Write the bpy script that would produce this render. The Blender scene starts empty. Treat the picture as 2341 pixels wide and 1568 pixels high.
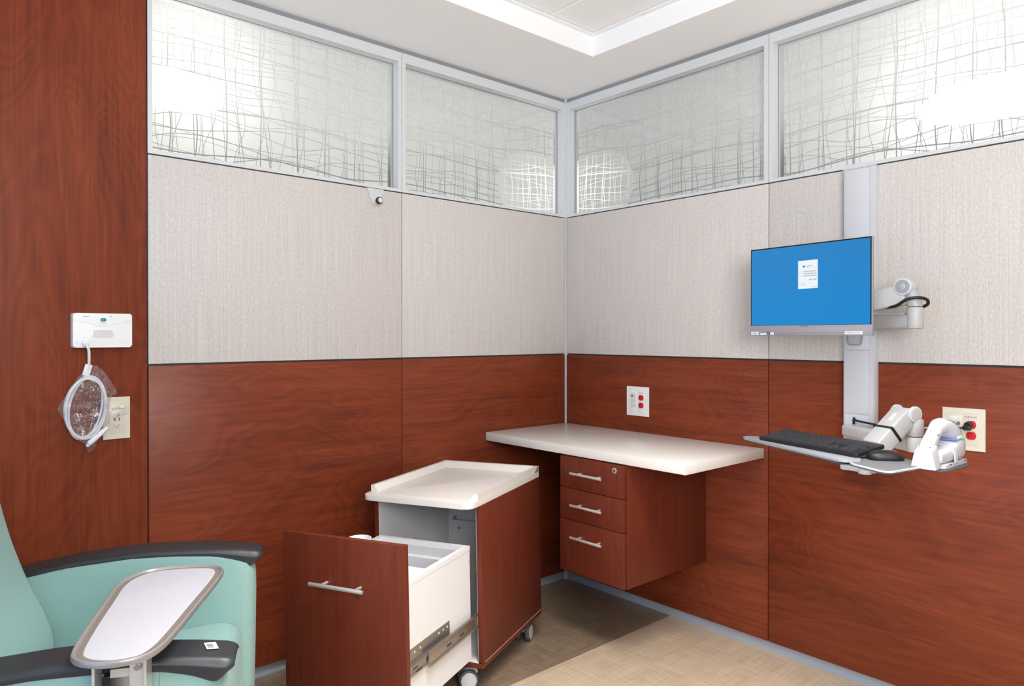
import bpy, bmesh, math, random
from mathutils import Matrix, Vector, noise as mnoise
random.seed(7)
C = bpy.context.scene.collection
PI = math.pi
V = Vector

# ------------------------------------------------------------------ mesh helpers
def nbm():
    return bmesh.new()

def add_box(bm, lo, hi, bev=0.0, seg=2, M=None):
    vs = [bm.verts.new((x, y, z)) for x in (lo[0], hi[0]) for y in (lo[1], hi[1]) for z in (lo[2], hi[2])]
    f = [(0, 1, 3, 2), (4, 6, 7, 5), (0, 4, 5, 1), (2, 3, 7, 6), (0, 2, 6, 4), (1, 5, 7, 3)]
    fs = [bm.faces.new([vs[i] for i in q]) for q in f]
    if bev > 0:
        es = list({e for q in fs for e in q.edges})
        r = bmesh.ops.bevel(bm, geom=es, offset=bev, segments=seg, profile=0.5, affect='EDGES', clamp_overlap=True)
        vs = list({v for q in r['faces'] for v in q.verts} | {v for v in vs if v.is_valid})
    if M is not None:
        bmesh.ops.transform(bm, matrix=M, verts=[v for v in vs if v.is_valid])
    return vs

def add_prism(bm, pts, z0, z1, bev=0.0, seg=2, M=None, only_top=False):
    """polygon in local xy extruded z0..z1"""
    lo = [bm.verts.new((p[0], p[1], z0)) for p in pts]
    hi = [bm.verts.new((p[0], p[1], z1)) for p in pts]
    n = len(pts)
    a = bm.faces.new(lo[::-1]); b = bm.faces.new(hi)
    for i in range(n):
        bm.faces.new((lo[i], lo[(i + 1) % n], hi[(i + 1) % n], hi[i]))
    vs = lo + hi
    if bev > 0:
        es = list(set(b.edges) | (set() if only_top else set(a.edges)))
        r = bmesh.ops.bevel(bm, geom=es, offset=bev, segments=seg, profile=0.5, affect='EDGES', clamp_overlap=True)
        vs = list({v for q in r['faces'] for v in q.verts} | {v for v in vs if v.is_valid})
    if M is not None:
        bmesh.ops.transform(bm, matrix=M, verts=[v for v in vs if v.is_valid])
    return vs

def rpoly(pts, r, seg=5):
    """round the corners of a polygon; r a number or one per corner"""
    out = []
    n = len(pts)
    for i in range(n):
        p = V(pts[i][:2]); a = V(pts[i - 1][:2]); b = V(pts[(i + 1) % n][:2])
        ri = r[i] if isinstance(r, (list, tuple)) else r
        if ri <= 0:
            out.append(tuple(p)); continue
        da = (a - p); db = (b - p)
        k = min(ri, da.length * .49, db.length * .49)
        s = p + da.normalized() * k; e = p + db.normalized() * k
        for j in range(seg + 1):
            t = j / seg
            q = s * (1 - t) ** 2 + p * 2 * t * (1 - t) + e * t * t
            out.append((q.x, q.y))
    return out

def catmull(pts, sub=6, closed=False):
    P = [V(p) for p in pts]; out = []
    n = len(P); m = n if closed else n - 1
    for i in range(m):
        if closed:
            a, b, c, d = P[i - 1], P[i], P[(i + 1) % n], P[(i + 2) % n]
        else:
            b, c = P[i], P[i + 1]
            a = P[i - 1] if i > 0 else b * 2 - c
            d = P[i + 2] if i + 2 < n else c * 2 - b
        for j in range(sub):
            t = j / sub
            out.append(0.5 * ((2 * b) + (c - a) * t + (2 * a - 5 * b + 4 * c - d) * t * t + (3 * b - a - 3 * c + d) * t ** 3))
    if not closed:
        out.append(P[-1])
    return out

def add_loft(bm, rings, cap=True):
    R = [[bm.verts.new(p) for p in r] for r in rings]
    n = len(R[0])
    for a, b in zip(R[:-1], R[1:]):
        for i in range(n):
            bm.faces.new((a[i], a[(i + 1) % n], b[(i + 1) % n], b[i]))
    if cap:
        bm.faces.new(R[0][::-1]); bm.faces.new(R[-1])
    return [v for r in R for v in r]

def add_tube(bm, pts, r, seg=10, cap=True, closed=False):
    P = [V(p) for p in pts]
    n = len(P)
    rad = r if isinstance(r, (list, tuple)) else [r] * n
    up = V((0, 0, 1))
    rings = []
    prev = None
    for i in range(n):
        t = ((P[(i + 1) % n] - P[i - 1]) if closed else (P[min(i + 1, n - 1)] - P[max(i - 1, 0)])).normalized()
        if prev is None:
            u = t.cross(up)
            if u.length < 1e-3:
                u = t.cross(V((1, 0, 0)))
        else:
            u = prev - t * prev.dot(t)
        u.normalize(); prev = u
        w = t.cross(u)
        rings.append([P[i] + (u * math.cos(2 * PI * k / seg) + w * math.sin(2 * PI * k / seg)) * rad[i] for k in range(seg)])
    if closed:
        rings.append(rings[0][:])
        add_loft(bm, rings, False)
    else:
        add_loft(bm, rings, cap)

def add_cyl(bm, a, b, r, seg=20, bev=0.0, r2=None):
    a = V(a); b = V(b); t = (b - a).normalized(); L = (b - a).length
    r2 = r if r2 is None else r2
    if bev > 0:
        pts = [a, a + t * 1e-5, a + t * bev * .3, a + t * bev, b - t * bev, b - t * bev * .3, b - t * 1e-5, b]
        rad = [r - bev, r - bev * .9, r - bev * .3, r, r2, r2 - bev * .3, r2 - bev * .9, r2 - bev]
    else:
        pts = [a, b]; rad = [r, r2]
    up = V((0, 0, 1)); u = t.cross(up)
    if u.length < 1e-3:
        u = t.cross(V((1, 0, 0)))
    u.normalize(); w = t.cross(u)
    add_loft(bm, [[p + (u * math.cos(2 * PI * k / seg) + w * math.sin(2 * PI * k / seg)) * q for k in range(seg)] for p, q in zip(pts, rad)])

def rr_ring(cx, cy, hx, hy, r, n=5):
    """rounded rectangle ring of 2d points"""
    r = min(r, hx * .999, hy * .999)
    out = []
    for sx, sy, a0 in ((1, 1, 0), (-1, 1, PI / 2), (-1, -1, PI), (1, -1, 1.5 * PI)):
        for k in range(n + 1):
            a = a0 + k / n * PI / 2
            out.append((cx + sx * (hx - r) + r * math.cos(a), cy + sy * (hy - r) + r * math.sin(a)))
    return out

def obj(name, bm, mat, parent=None, smooth=True, loc=None, M=None):
    bmesh.ops.recalc_face_normals(bm, faces=bm.faces)
    me = bpy.data.meshes.new(name)
    bm.to_mesh(me); bm.free()
    mats = mat if isinstance(mat, (list, tuple)) else [mat]
    for m in mats:
        me.materials.append(m)
    if smooth:
        for p in me.polygons:
            p.use_smooth = True
        try:
            me.set_sharp_from_angle(angle=math.radians(38))
        except Exception:
            pass
    o = bpy.data.objects.new(name, me)
    C.objects.link(o)
    if M is not None:
        o.matrix_world = M
    if loc is not None:
        o.location = loc
    if parent is not None:
        o.parent = parent
    return o

def thing(name, label, cat, M=None, group=None):
    o = bpy.data.objects.new(name, None)
    C.objects.link(o)
    o.empty_display_size = .05
    if M is not None:
        o.matrix_world = M
    o['label'] = label; o['category'] = cat
    if group:
        o['group'] = group
    return o

def tag(o, label, cat, group=None):
    o['label'] = label; o['category'] = cat
    if group:
        o['group'] = group
    return o

def plabel(o, label):
    o['label'] = label
    return o

def struct(name, bm, mat, smooth=False):
    o = obj(name, bm, mat, None, smooth)
    o['kind'] = 'structure'
    return o

def box(name, lo, hi, mat, parent=None, bev=0.0, seg=2):
    bm = nbm(); add_box(bm, lo, hi, bev, seg)
    return obj(name, bm, mat, parent, bev > 0)

def text(name, body, size, mat, parent, M, align='CENTER', squash=1.0, depth=0.0002, shear=0.0):
    cu = bpy.data.curves.new(name, 'FONT')
    cu.body = body; cu.size = size; cu.align_x = align; cu.align_y = 'CENTER'
    cu.extrude = depth; cu.shear = shear
    cu.resolution_u = 2
    t = bpy.data.objects.new(name, cu)
    C.objects.link(t)
    bpy.context.view_layer.update()
    me = bpy.data.meshes.new_from_object(t.evaluated_get(bpy.context.evaluated_depsgraph_get()))
    C.objects.unlink(t); bpy.data.objects.remove(t)
    me.transform(M @ Matrix.Diagonal((squash, 1, 1, 1)))
    me.materials.clear(); me.materials.append(mat)
    o = bpy.data.objects.new(name, me)
    C.objects.link(o)
    o.parent = parent
    return o

def basis(o, x, y, z):
    """matrix with given origin and axes"""
    x, y, z = V(x), V(y), V(z)
    M = Matrix(((x.x, y.x, z.x, o[0]), (x.y, y.y, z.y, o[1]), (x.z, y.z, z.z, o[2]), (0, 0, 0, 1)))
    return M

# ------------------------------------------------------------------ materials
def s2l(c):
    return tuple((x / 12.92 if x <= .04045 else ((x + .055) / 1.055) ** 2.4) for x in (v / 255 for v in c))

class NT:
    def __init__(s, name):
        s.m = bpy.data.materials.new(name); s.m.use_nodes = True
        s.t = s.m.node_tree; s.t.nodes.clear()
        s.out = s.t.nodes.new('ShaderNodeOutputMaterial')
    def n(s, kind, props=None, **ins):
        nd = s.t.nodes.new('ShaderNode' + kind)
        for k, v in (props or {}).items():
            setattr(nd, k, v)
        for k, v in ins.items():
            key = int(k[1:]) if k[0] == 'i' and k[1:].isdigit() else k.replace('_', ' ')
            s.set(nd.inputs[key], v)
        return nd
    def set(s, sock, v):
        if isinstance(v, bpy.types.NodeSocket):
            s.t.links.new(v, sock)
        elif isinstance(v, bpy.types.Node):
            s.t.links.new(v.outputs[0], sock)
        else:
            if isinstance(v, (tuple, list)) and len(v) == 3 and sock.type == 'RGBA':
                v = (*v, 1)
            sock.default_value = v
    def math(s, op, a, b=0.0, c=0.0, clamp=False):
        nd = s.t.nodes.new('ShaderNodeMath'); nd.operation = op; nd.use_clamp = clamp
        s.set(nd.inputs[0], a); s.set(nd.inputs[1], b)
        if op in ('MULTIPLY_ADD', 'SMOOTH_MIN', 'WRAP'):
            s.set(nd.inputs[2], c)
        return nd.outputs[0]
    def mix(s, f, a, b, blend='MIX'):
        nd = s.t.nodes.new('ShaderNodeMix'); nd.data_type = 'RGBA'; nd.blend_type = blend
        s.set(nd.inputs[0], f); s.set(nd.inputs[6], a); s.set(nd.inputs[7], b)
        return nd.outputs[2]
    def ramp(s, f, stops):
        nd = s.t.nodes.new('ShaderNodeValToRGB')
        e = nd.color_ramp.elements
        while len(e) < len(stops):
            e.new(.5)
        for q, (p, c) in zip(e, stops):
            q.position = p; q.color = (*c, 1) if len(c) == 3 else c
        s.set(nd.inputs[0], f)
        return nd.outputs[0]
    def done(s, shader, disp=None):
        s.t.links.new(shader.outputs[0] if isinstance(shader, bpy.types.Node) else shader, s.out.inputs[0])
        return s.m

def plain(name, rgb, rough=.5, metal=0.0, spec=.5, bump=0.0, bscale=400, coat=0.0, sheen=0.0, var=0.0):
    t = NT(name)
    col = s2l(rgb)
    tc = t.n('TexCoord').outputs['Object']
    if var > 0:
        nz = t.n('TexNoise', Vector=tc, Scale=9.0, Detail=4.0)
        c = t.mix(nz.outputs[0], tuple(x * (1 - var) for x in col), tuple(min(1, x * (1 + var)) for x in col))
    else:
        c = col
    p = t.n('BsdfPrincipled', Base_Color=c, Roughness=rough, Metallic=metal)
    p.inputs['Specular IOR Level'].default_value = spec
    p.inputs['Coat Weight'].default_value = coat
    p.inputs['Sheen Weight'].default_value = sheen
    if bump > 0:
        nz = t.n('TexNoise', Vector=tc, Scale=float(bscale), Detail=2.0)
        b = t.n('Bump', Strength=bump, Distance=.001, Height=nz.outputs[0])
        t.set(p.inputs['Normal'], b)
    return t.done(p)

def wood(name, grain, dark=(84, 36, 21), mid=(121, 54, 30), light=(144, 69, 40), rough=.38, fig=1.0):
    """cherry laminate; grain = index of the axis the grain runs along"""
    t = NT(name)
    tc = t.n('TexCoord').outputs['Object']
    rnd = t.n('ObjectInfo').outputs['Random']
    off = t.math('MULTIPLY', rnd, 7.0)
    offv = t.n('CombineXYZ', X=off, Y=off, Z=off)
    v = t.n('VectorMath', {'operation': 'ADD'}, i0=tc, i1=offv.outputs[0]).outputs[0]
    sc = [4.6, 4.6, 4.6]; sc[grain] = 1.25
    st = [150., 150., 150.]; st[grain] = 2.2
    md = [42., 42., 42.]; md[grain] = 3.2
    def mp(k):
        return t.n('Mapping', Vector=v, Scale=tuple(k)).outputs[0]
    n1 = t.n('TexNoise', Vector=mp(sc), Scale=1.0, Detail=2.0, Roughness=.5, Distortion=.7).outputs[0]
    cont = t.math('SINE', t.math('MULTIPLY', n1, 120.0))
    cont = t.math('MULTIPLY_ADD', cont, .5, .5)
    n2 = t.n('TexNoise', Vector=mp(st), Scale=1.0, Detail=3.0, Roughness=.6).outputs[0]
    n3 = t.n('TexNoise', Vector=mp(md), Scale=1.0, Detail=4.0, Roughness=.6, Distortion=.5).outputs[0]
    a = t.math('MULTIPLY_ADD', cont, .10 * fig, t.math('MULTIPLY', n3, .50))
    a = t.math('ADD', a, t.math('MULTIPLY', n2, .42))
    a = t.math('ADD', a, t.math('MULTIPLY_ADD', n1, .5 * fig, -.25 * fig))
    col = t.ramp(a, [(.18, s2l(dark)), (.50, s2l(mid)), (.86, s2l(light))])
    # small dark mineral flecks
    fl = [26., 26., 26.]; fl[grain] = 5.
    vo = t.n('TexVoronoi', Vector=mp(fl), Scale=1.0).outputs[0]
    fm = t.math('LESS_THAN', vo, .06)
    col = t.mix(t.math('MULTIPLY', fm, .35), col, s2l((60, 22, 16)))
    p = t.n('BsdfPrincipled', Base_Color=col, Roughness=rough)
    p.inputs['Specular IOR Level'].default_value = .28
    b = t.n('Bump', Strength=.12, Distance=.0006, Height=n2)
    t.set(p.inputs['Normal'], b)
    return t.done(p)

def fabric(name, axis):
    t = NT(name)
    tc = t.n('TexCoord').outputs['Object']
    s1 = [0, 0, 0]; s1[axis] = 420.; s1[2] = 60.
    s2 = [0, 0, 0]; s2[axis] = 200.; s2[2] = 3.0
    s3 = [0, 0, 0]; s3[axis] = 160.; s3[2] = 110.
    n1 = t.n('TexNoise', Vector=t.n('Mapping', Vector=tc, Scale=tuple(s1)).outputs[0], Scale=1.0, Detail=2.0, Roughness=.7).outputs[0]
    n2 = t.n('TexNoise', Vector=t.n('Mapping', Vector=tc, Scale=tuple(s2)).outputs[0], Scale=1.0, Detail=1.0).outputs[0]
    n3 = t.n('TexNoise', Vector=t.n('Mapping', Vector=tc, Scale=tuple(s3)).outputs[0], Scale=1.0, Detail=2.0, Roughness=.7).outputs[0]
    a = t.math('ADD', t.math('MULTIPLY', n1, .35), t.math('ADD', t.math('MULTIPLY', n2, .25), t.math('MULTIPLY', n3, .4)))
    col = t.ramp(a, [(.32, s2l((188, 180, 175))), (.52, s2l((206, 200, 195))), (.70, s2l((223, 219, 215)))])
    p = t.n('BsdfPrincipled', Base_Color=col, Roughness=.75)
    p.inputs['Specular IOR Level'].default_value = .25
    p.inputs['Sheen Weight'].default_value = .15
    b = t.n('Bump', Strength=.35, Distance=.0012, Height=a)
    t.set(p.inputs['Normal'], b)
    return t.done(p)

def vinyl_floor(name):
    t = NT(name)
    tc = t.n('TexCoord').outputs['Object']
    sep = t.n('SeparateXYZ', Vector=tc)
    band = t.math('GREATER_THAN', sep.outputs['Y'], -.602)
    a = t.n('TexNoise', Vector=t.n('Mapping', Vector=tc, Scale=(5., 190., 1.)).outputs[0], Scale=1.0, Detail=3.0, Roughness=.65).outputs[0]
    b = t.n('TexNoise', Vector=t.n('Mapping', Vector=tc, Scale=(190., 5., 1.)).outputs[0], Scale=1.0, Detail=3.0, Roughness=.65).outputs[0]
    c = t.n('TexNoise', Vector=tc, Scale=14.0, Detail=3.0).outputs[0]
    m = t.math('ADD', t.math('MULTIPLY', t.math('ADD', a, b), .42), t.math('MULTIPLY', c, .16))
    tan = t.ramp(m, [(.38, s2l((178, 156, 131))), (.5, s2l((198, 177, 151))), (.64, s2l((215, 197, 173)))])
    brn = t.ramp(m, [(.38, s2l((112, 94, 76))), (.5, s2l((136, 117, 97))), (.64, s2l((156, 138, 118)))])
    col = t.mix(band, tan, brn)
    seam = t.math('LESS_THAN', t.math('ABSOLUTE', t.math('ADD', sep.outputs['Y'], .602)), .0012)
    col = t.mix(t.math('MULTIPLY', seam, .6), col, s2l((206, 190, 168)))
    p = t.n('BsdfPrincipled', Base_Color=col, Roughness=.3)
    p.inputs['Specular IOR Level'].default_value = .45
    bp = t.n('Bump', Strength=.08, Distance=.0005, Height=m)
    t.set(p.inputs['Normal'], bp)
    return t.done(p)

def film(name, axis):
    """frosted window film: frosted cells crossed by a hand-drawn grid of clear lines"""
    t = NT(name)
    tc = t.n('TexCoord').outputs['Object']
    sep = t.n('SeparateXYZ', Vector=tc)
    u = sep.outputs['X' if axis == 0 else 'Y']; z = sep.outputs['Z']
    def lines(across, along, freq, wob, wf, width, seed):
        # each layer is a family of lines with its own slow wobble, so the families cross freely
        cv = t.n('CombineXYZ', X=t.math('MULTIPLY', across, 1.7), Y=t.math('MULTIPLY', along, wf), Z=seed)
        nz = t.n('TexNoise', Vector=cv.outputs[0], Scale=1.0, Detail=1.0).outputs[0]
        w = t.math('ADD', t.math('MULTIPLY_ADD', nz, wob, across), seed)
        vd = t.n('TexVoronoi', {'voronoi_dimensions': '1D', 'feature': 'DISTANCE_TO_EDGE'}, W=w, Scale=freq)
        return t.math('LESS_THAN', vd.outputs['Distance'], width * freq)
    ms = [lines(u, z, 9., .05, 3.0, .0019, 1.3), lines(u, z, 11., .09, 2.2, .0013, 5.1), lines(u, z, 12., .12, 3.4, .0009, 21.7), lines(u, z, 13., .07, 4.0, .0008, 33.1), lines(u, z, 10., .15, 2.6, .0007, 44.9),
          lines(z, u, 9., .10, 1.6, .0021, 9.7), lines(z, u, 12., .16, 1.9, .0013, 13.9), lines(z, u, 12., .13, 2.6, .0010, 55.3), lines(z, u, 14., .20, 1.5, .0008, 61.7), lines(z, u, 11., .17, 2.2, .0007, 77.1)]
    m = ms[0]
    for k in ms[1:]:
        m = t.math('MAXIMUM', m, k)
    frost = t.n('MixShader', i0=.55, i1=t.n('BsdfDiffuse', Color=s2l((240, 241, 239))), i2=t.n('BsdfTranslucent', Color=s2l((252, 251, 249))))
    clear = t.n('MixShader', i0=.22, i1=t.n('BsdfTransparent', Color=(.96, .96, .955)), i2=t.n('BsdfDiffuse', Color=(.8, .8, .78)))
    return t.done(t.n('MixShader', i0=m, i1=frost, i2=clear))

def glass(name):
    t = NT(name)
    fr = t.n('LayerWeight', Blend=.25).outputs['Fresnel']
    return t.done(t.n('MixShader', i0=t.math('MULTIPLY', fr, .7), i1=t.n('BsdfTransparent', Color=(.972, .98, .976)),
                      i2=t.n('BsdfGlossy', Color=(1, 1, 1), Roughness=.02)))

def bagfilm(name):
    t = NT(name)
    tc = t.n('TexCoord').outputs['Object']
    nz = t.n('TexNoise', Vector=tc, Scale=45.0, Detail=3.0, Distortion=1.5)
    wv = t.n('VectorMath', {'operation': 'MULTIPLY_ADD'}, i0=nz.outputs['Color'], i1=(.03, .03, .03), i2=t.n('Mapping', Vector=tc, Rotation=(0, .5, 0), Scale=(1.6, 1.0, .7)).outputs[0])
    vd = t.n('TexVoronoi', {'feature': 'DISTANCE_TO_EDGE'}, Vector=wv.outputs[0], Scale=28.0).outputs['Distance']
    crease_glint = t.math('MULTIPLY', t.math('SUBTRACT', .07, vd, clamp=True), 5.0)
    pick = t.n('TexNoise', Vector=tc, Scale=22.0, Detail=1.0).outputs[0]
    crease_glint = t.math('MULTIPLY', crease_glint, t.math('MULTIPLY', t.math('SUBTRACT', pick, .45, clamp=True), 9.0), clamp=True)
    b = t.n('Bump', Strength=.9, Distance=.004, Height=t.math('ADD', nz.outputs[0], vd))
    g = t.n('BsdfGlossy', Color=(1, 1, 1), Roughness=.14, Normal=b)
    d = t.n('BsdfTranslucent', Color=(.88, .88, .97))
    dd = t.n('BsdfDiffuse', Color=(.88, .88, .97))
    s = t.n('MixShader', i0=.4, i1=d, i2=dd)
    s = t.n('MixShader', i0=.45, i1=g, i2=s)
    fac = t.math('MULTIPLY_ADD', t.n('LayerWeight', Blend=.35, Normal=b).outputs['Facing'], .34, .07)
    fac = t.math('ADD', fac, t.math('MULTIPLY', crease_glint, .5), clamp=True)  # creases whitened to stand in for highlights on the crumpled film
    return t.done(t.n('MixShader', i0=fac, i1=t.n('BsdfTransparent', Color=(.97, .97, .99)), i2=s))

def emis(name, rgb, st):
    t = NT(name)
    return t.done(t.n('Emission', Color=s2l(rgb), Strength=st))

def screen_mat(name):
    t = NT(name)
    tc = t.n('TexCoord').outputs['Object']
    z = t.n('SeparateXYZ', Vector=tc).outputs['Z']
    g = t.math('MULTIPLY_ADD', z, 2.2, .5, )
    col = t.ramp(g, [(0., s2l((20, 140, 214))), (1., s2l((48, 132, 196)))])
    e = t.n('Emission', Color=col, Strength=1.14)
    p = t.n('BsdfGlossy', Color=(1, 1, 1), Roughness=.3)
    return t.done(t.n('MixShader', i0=.02, i1=e, i2=p))

W_LH = wood('cherry_grain_along_left_wall', 0)
W_RH = wood('cherry_grain_along_right_wall', 1)
W_V = wood('cherry_grain_vertical', 2)
W_CAB = wood('cherry_cabinet', 2, (78, 34, 23), (103, 45, 29), (118, 55, 37), .40, .45)
W_EDGE = plain('cherry_edge_band', (140, 62, 38), .4)
FAB_L = fabric('woven_panel_fabric_left', 0)
FAB_R = fabric('woven_panel_fabric_right', 1)
ALU = plain('silver_aluminium_paint', (214, 216, 218), .35, .15)
ALU_D = plain('grey_aluminium_track', (150, 152, 154), .4, .3)
CORE = plain('panel_reveal', (92, 88, 88), .5, .3)
GAP = plain('dark_joint', (26, 20, 20), .7)
KICK = plain('aluminium_kick_plate', (182, 190, 202), .4, .3)
CEIL = plain('ceiling_paint', (240, 240, 240), .8)
TILE = plain('ceiling_tile', (243, 243, 242), .9, bump=.2, bscale=260)
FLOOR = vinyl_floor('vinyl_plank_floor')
FILM_L = film('woven_line_film_left', 0)
FILM_R = film('woven_line_film_right', 1)
GLASS = glass('clear_glass')
TOPS = plain('off_white_laminate', (226, 221, 215), .28)
WHITE = plain('white_melamine', (228, 228, 228), .45)
WPLAS = plain('white_plastic', (202, 203, 207), .38)
IVORY = plain('ivory_plastic', (216, 210, 195), .4)
IVW = plain('white_device_plastic', (238, 238, 236), .4)
STEEL = plain('brushed_steel', (214, 213, 211), .34, .65)
ZINC = plain('zinc_slide', (176, 172, 166), .3, .9)
BLACK = plain('black_plastic', (24, 24, 26), .45, bump=.1, bscale=900)
KEYC = plain('black_keycap', (46, 46, 51), .5)
DKGREY = plain('dark_grey_plastic', (78, 80, 84), .5)
GREYP = plain('grey_plastic', (150, 153, 160), .5)
PAD = plain('grey_pad', (116, 118, 120), .75)
RED = plain('red_receptacle', (206, 30, 36), .35)
DRED = plain('dark_red_slot', (70, 6, 8), .6)
MINT = plain('mint_vinyl', (131, 166, 162), .5, bump=.35, bscale=520, sheen=.1)
ARMB = plain('charcoal_urethane', (36, 38, 42), .42, bump=.12, bscale=800)
TRIM = plain('tray_rim', (142, 138, 136), .35, .35)
GROOVE = plain('tray_groove', (120, 112, 104), .4, .2)
TRAYT = plain('tray_grey_laminate', (172, 171, 178), .4, var=.06)
LTGREY = plain('light_grey_arm_paint', (182, 181, 180), .42)
SILVER = plain('silver_monitor_plastic', (158, 154, 162), .4, .2)
BEZEL = plain('black_bezel', (22, 20, 24), .3)
STICK = plain('white_sticker', (244, 244, 246), .5)
INK = plain('dark_ink', (60, 58, 62), .6)
INKB = plain('blue_ink', (50, 80, 160), .6)
GREEN = plain('green_button', (20, 130, 100), .35)
CABLEW = plain('white_cable', (226, 226, 228), .4)
CABLEG = plain('grey_cable', (150, 150, 152), .45)
HOLE = plain('dark_hole', (60, 54, 60), .8)
RUBBER = plain('grey_rubber', (84, 88, 92), .6)
BLUEL = plain('blue_line', (110, 135, 190), .5)
GLOWG = emis('green_led', (70, 240, 120), 1.6)
GLOWB = emis('blue_led', (190, 200, 255), 1.5)
SCREEN = screen_mat('blue_screen')
DIALOG = emis('white_dialog', (238, 246, 252), 1.15)
DTEXT = emis('dialog_text', (120, 140, 165), .9)
DFIELD = emis('dialog_field', (214, 226, 236), .95)
DBLUE = emis('dialog_logo_blue', (40, 140, 214), .9)
BAG = bagfilm('clear_plastic_bag')
CUPM = plain('translucent_white_plastic', (234, 234, 240), .3)

# ------------------------------------------------------------------ setting
ZC = 2.31
S1, S2 = -.9245, -1.8467          # left wall seams
R1, R2 = -1.047, -2.094           # right wall seams
XL, YB = -3.4, -3.4
G = .0016

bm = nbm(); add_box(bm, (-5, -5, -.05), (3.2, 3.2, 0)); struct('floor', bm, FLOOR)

# ceiling with a recessed tray
bm = nbm()
T0, T1 = -.295, -.441; TX, TY = -3.1, -3.1
add_box(bm, (T0, -5, ZC), (3.2, 3.2, ZC + .09)); add_box(bm, (-5, T1, ZC), (T0, 3.2, ZC + .09))
add_box(bm, (-5, -5, ZC), (TX, T1, ZC + .09)); add_box(bm, (TX, -5, ZC), (T0, TY, ZC + .09))
ceil = struct('ceiling', bm, CEIL)
bm = nbm()
x = T0 - .022
for i in range(5):
    w = .245 if i == 0 else .6
    y = T1 - .02
    for j in range(5):
        add_box(bm, (x - w + .007, y - .6 + .007, ZC + .083), (x - .007, y - .007, ZC + .1))
        y -= .6
    x -= w
obj('ceiling_tile', bm, TILE, ceil, False)
bm = nbm(); add_box(bm, (TX, TY, ZC + .0848), (T0, T1, ZC + .13)); obj('tile_grid', bm, CEIL, ceil, False)
bm = nbm()
add_box(bm, (T0 - .022, TY, ZC + .079), (T0, T1, ZC + .084)); add_box(bm, (TX, T1 - .02, ZC + .079), (T0 - .0221, T1, ZC + .084))
obj('wall_angle', bm, CEIL, ceil, False)

# the far walls of the neighbouring bays, seen only through the clear lines of the frosted film
BAYW = plain('bay_wall_paint', (222, 222, 218), .8)
bm = nbm(); add_box(bm, (-5, 3.2, 0), (3.3, 3.3, ZC)); struct('wall_far_left', bm, BAYW)
bm = nbm(); add_box(bm, (3.2, -5, 0), (3.3, 3.2, ZC)); struct('wall_far_right', bm, BAYW)

# left wall: backing core, kick recess, panels
def seam_panel(name, lo, hi, mat, wall, bev=.0012):
    return box(name, lo, hi, mat, wall, bev, 2)

bm = nbm(); add_box(bm, (XL, .018, .03), (.02, .06, 1.742)); add_box(bm, (XL, .018, 1.742), (S2 - .002, .06, ZC))
wl = struct('wall_left', bm, CORE)
for a, b in ((S2, S1), (S1, -.0045)):
    seam_panel('wood_panel', (a + G, 0, .04), (b - G, .018, 1.0825), W_LH, wl)
    seam_panel('fabric_panel', (a + G, 0, 1.0885), (b - G, .018, 1.7385), FAB_L, wl, .003)
bm = nbm()
for x in (S2, S1):
    add_box(bm, (x - G * 1.2, .006, .04), (x + G * 1.2, .0175, 1.0825))
obj('joint_strip', bm, GAP, wl, False)
bm = nbm(); add_box(bm, (S2 - .0016 * 1.2, .004, 1.09), (S2 + .0016, .0175, ZC)); obj('joint_strip', bm, GAP, wl, False)
seam_panel('tall_wood_panel', (XL, -.001, .04), (S2 - .0028, .018, ZC - .001), W_V, wl)

bm = nbm(); add_box(bm, (.018, YB, .03), (.06, .02, 1.742))
wr = struct('wall_right', bm, CORE)
for a, b in ((R1, -.0045), (R2, R1), (YB, R2)):
    seam_panel('wood_panel', (0, a + G, .04), (.018, b - G, 1.0825), W_RH, wr)
    seam_panel('fabric_panel', (0, a + G, 1.0885), (.018, b - G, 1.7385), FAB_R, wr, .003)
bm = nbm()
for y in (R1, R2):
    add_box(bm, (.006, y - G * 1.2, .04), (.0175, y + G * 1.2, 1.0825))
obj('joint_strip', bm, GAP, wr, False)

# kick plates
bm = nbm(); add_box(bm, (XL, .016, 0), (.03, .05, .04)); add_box(bm, (XL, .012, 0), (-.012, .02, .006)); struct('baseboard_left', bm, KICK)
bm = nbm(); add_box(bm, (.016, YB, 0), (.05, .03, .04)); add_box(bm, (.012, YB, 0), (.02, -.012, .006)); struct('baseboard_right', bm, KICK)
# corner post, ceiling tracks
bm = nbm(); add_box(bm, (-.004, -.004, 0), (.014, .014, ZC), .002); struct('trim_1', bm, ALU)
bm = nbm(); add_box(bm, (S2, .004, 2.2935), (.0, .05, ZC)); struct('trim_2', bm, ALU_D)
bm = nbm(); add_box(bm, (.004, YB, 2.2935), (.05, 0, ZC)); struct('trim_3', bm, ALU_D)

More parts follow.
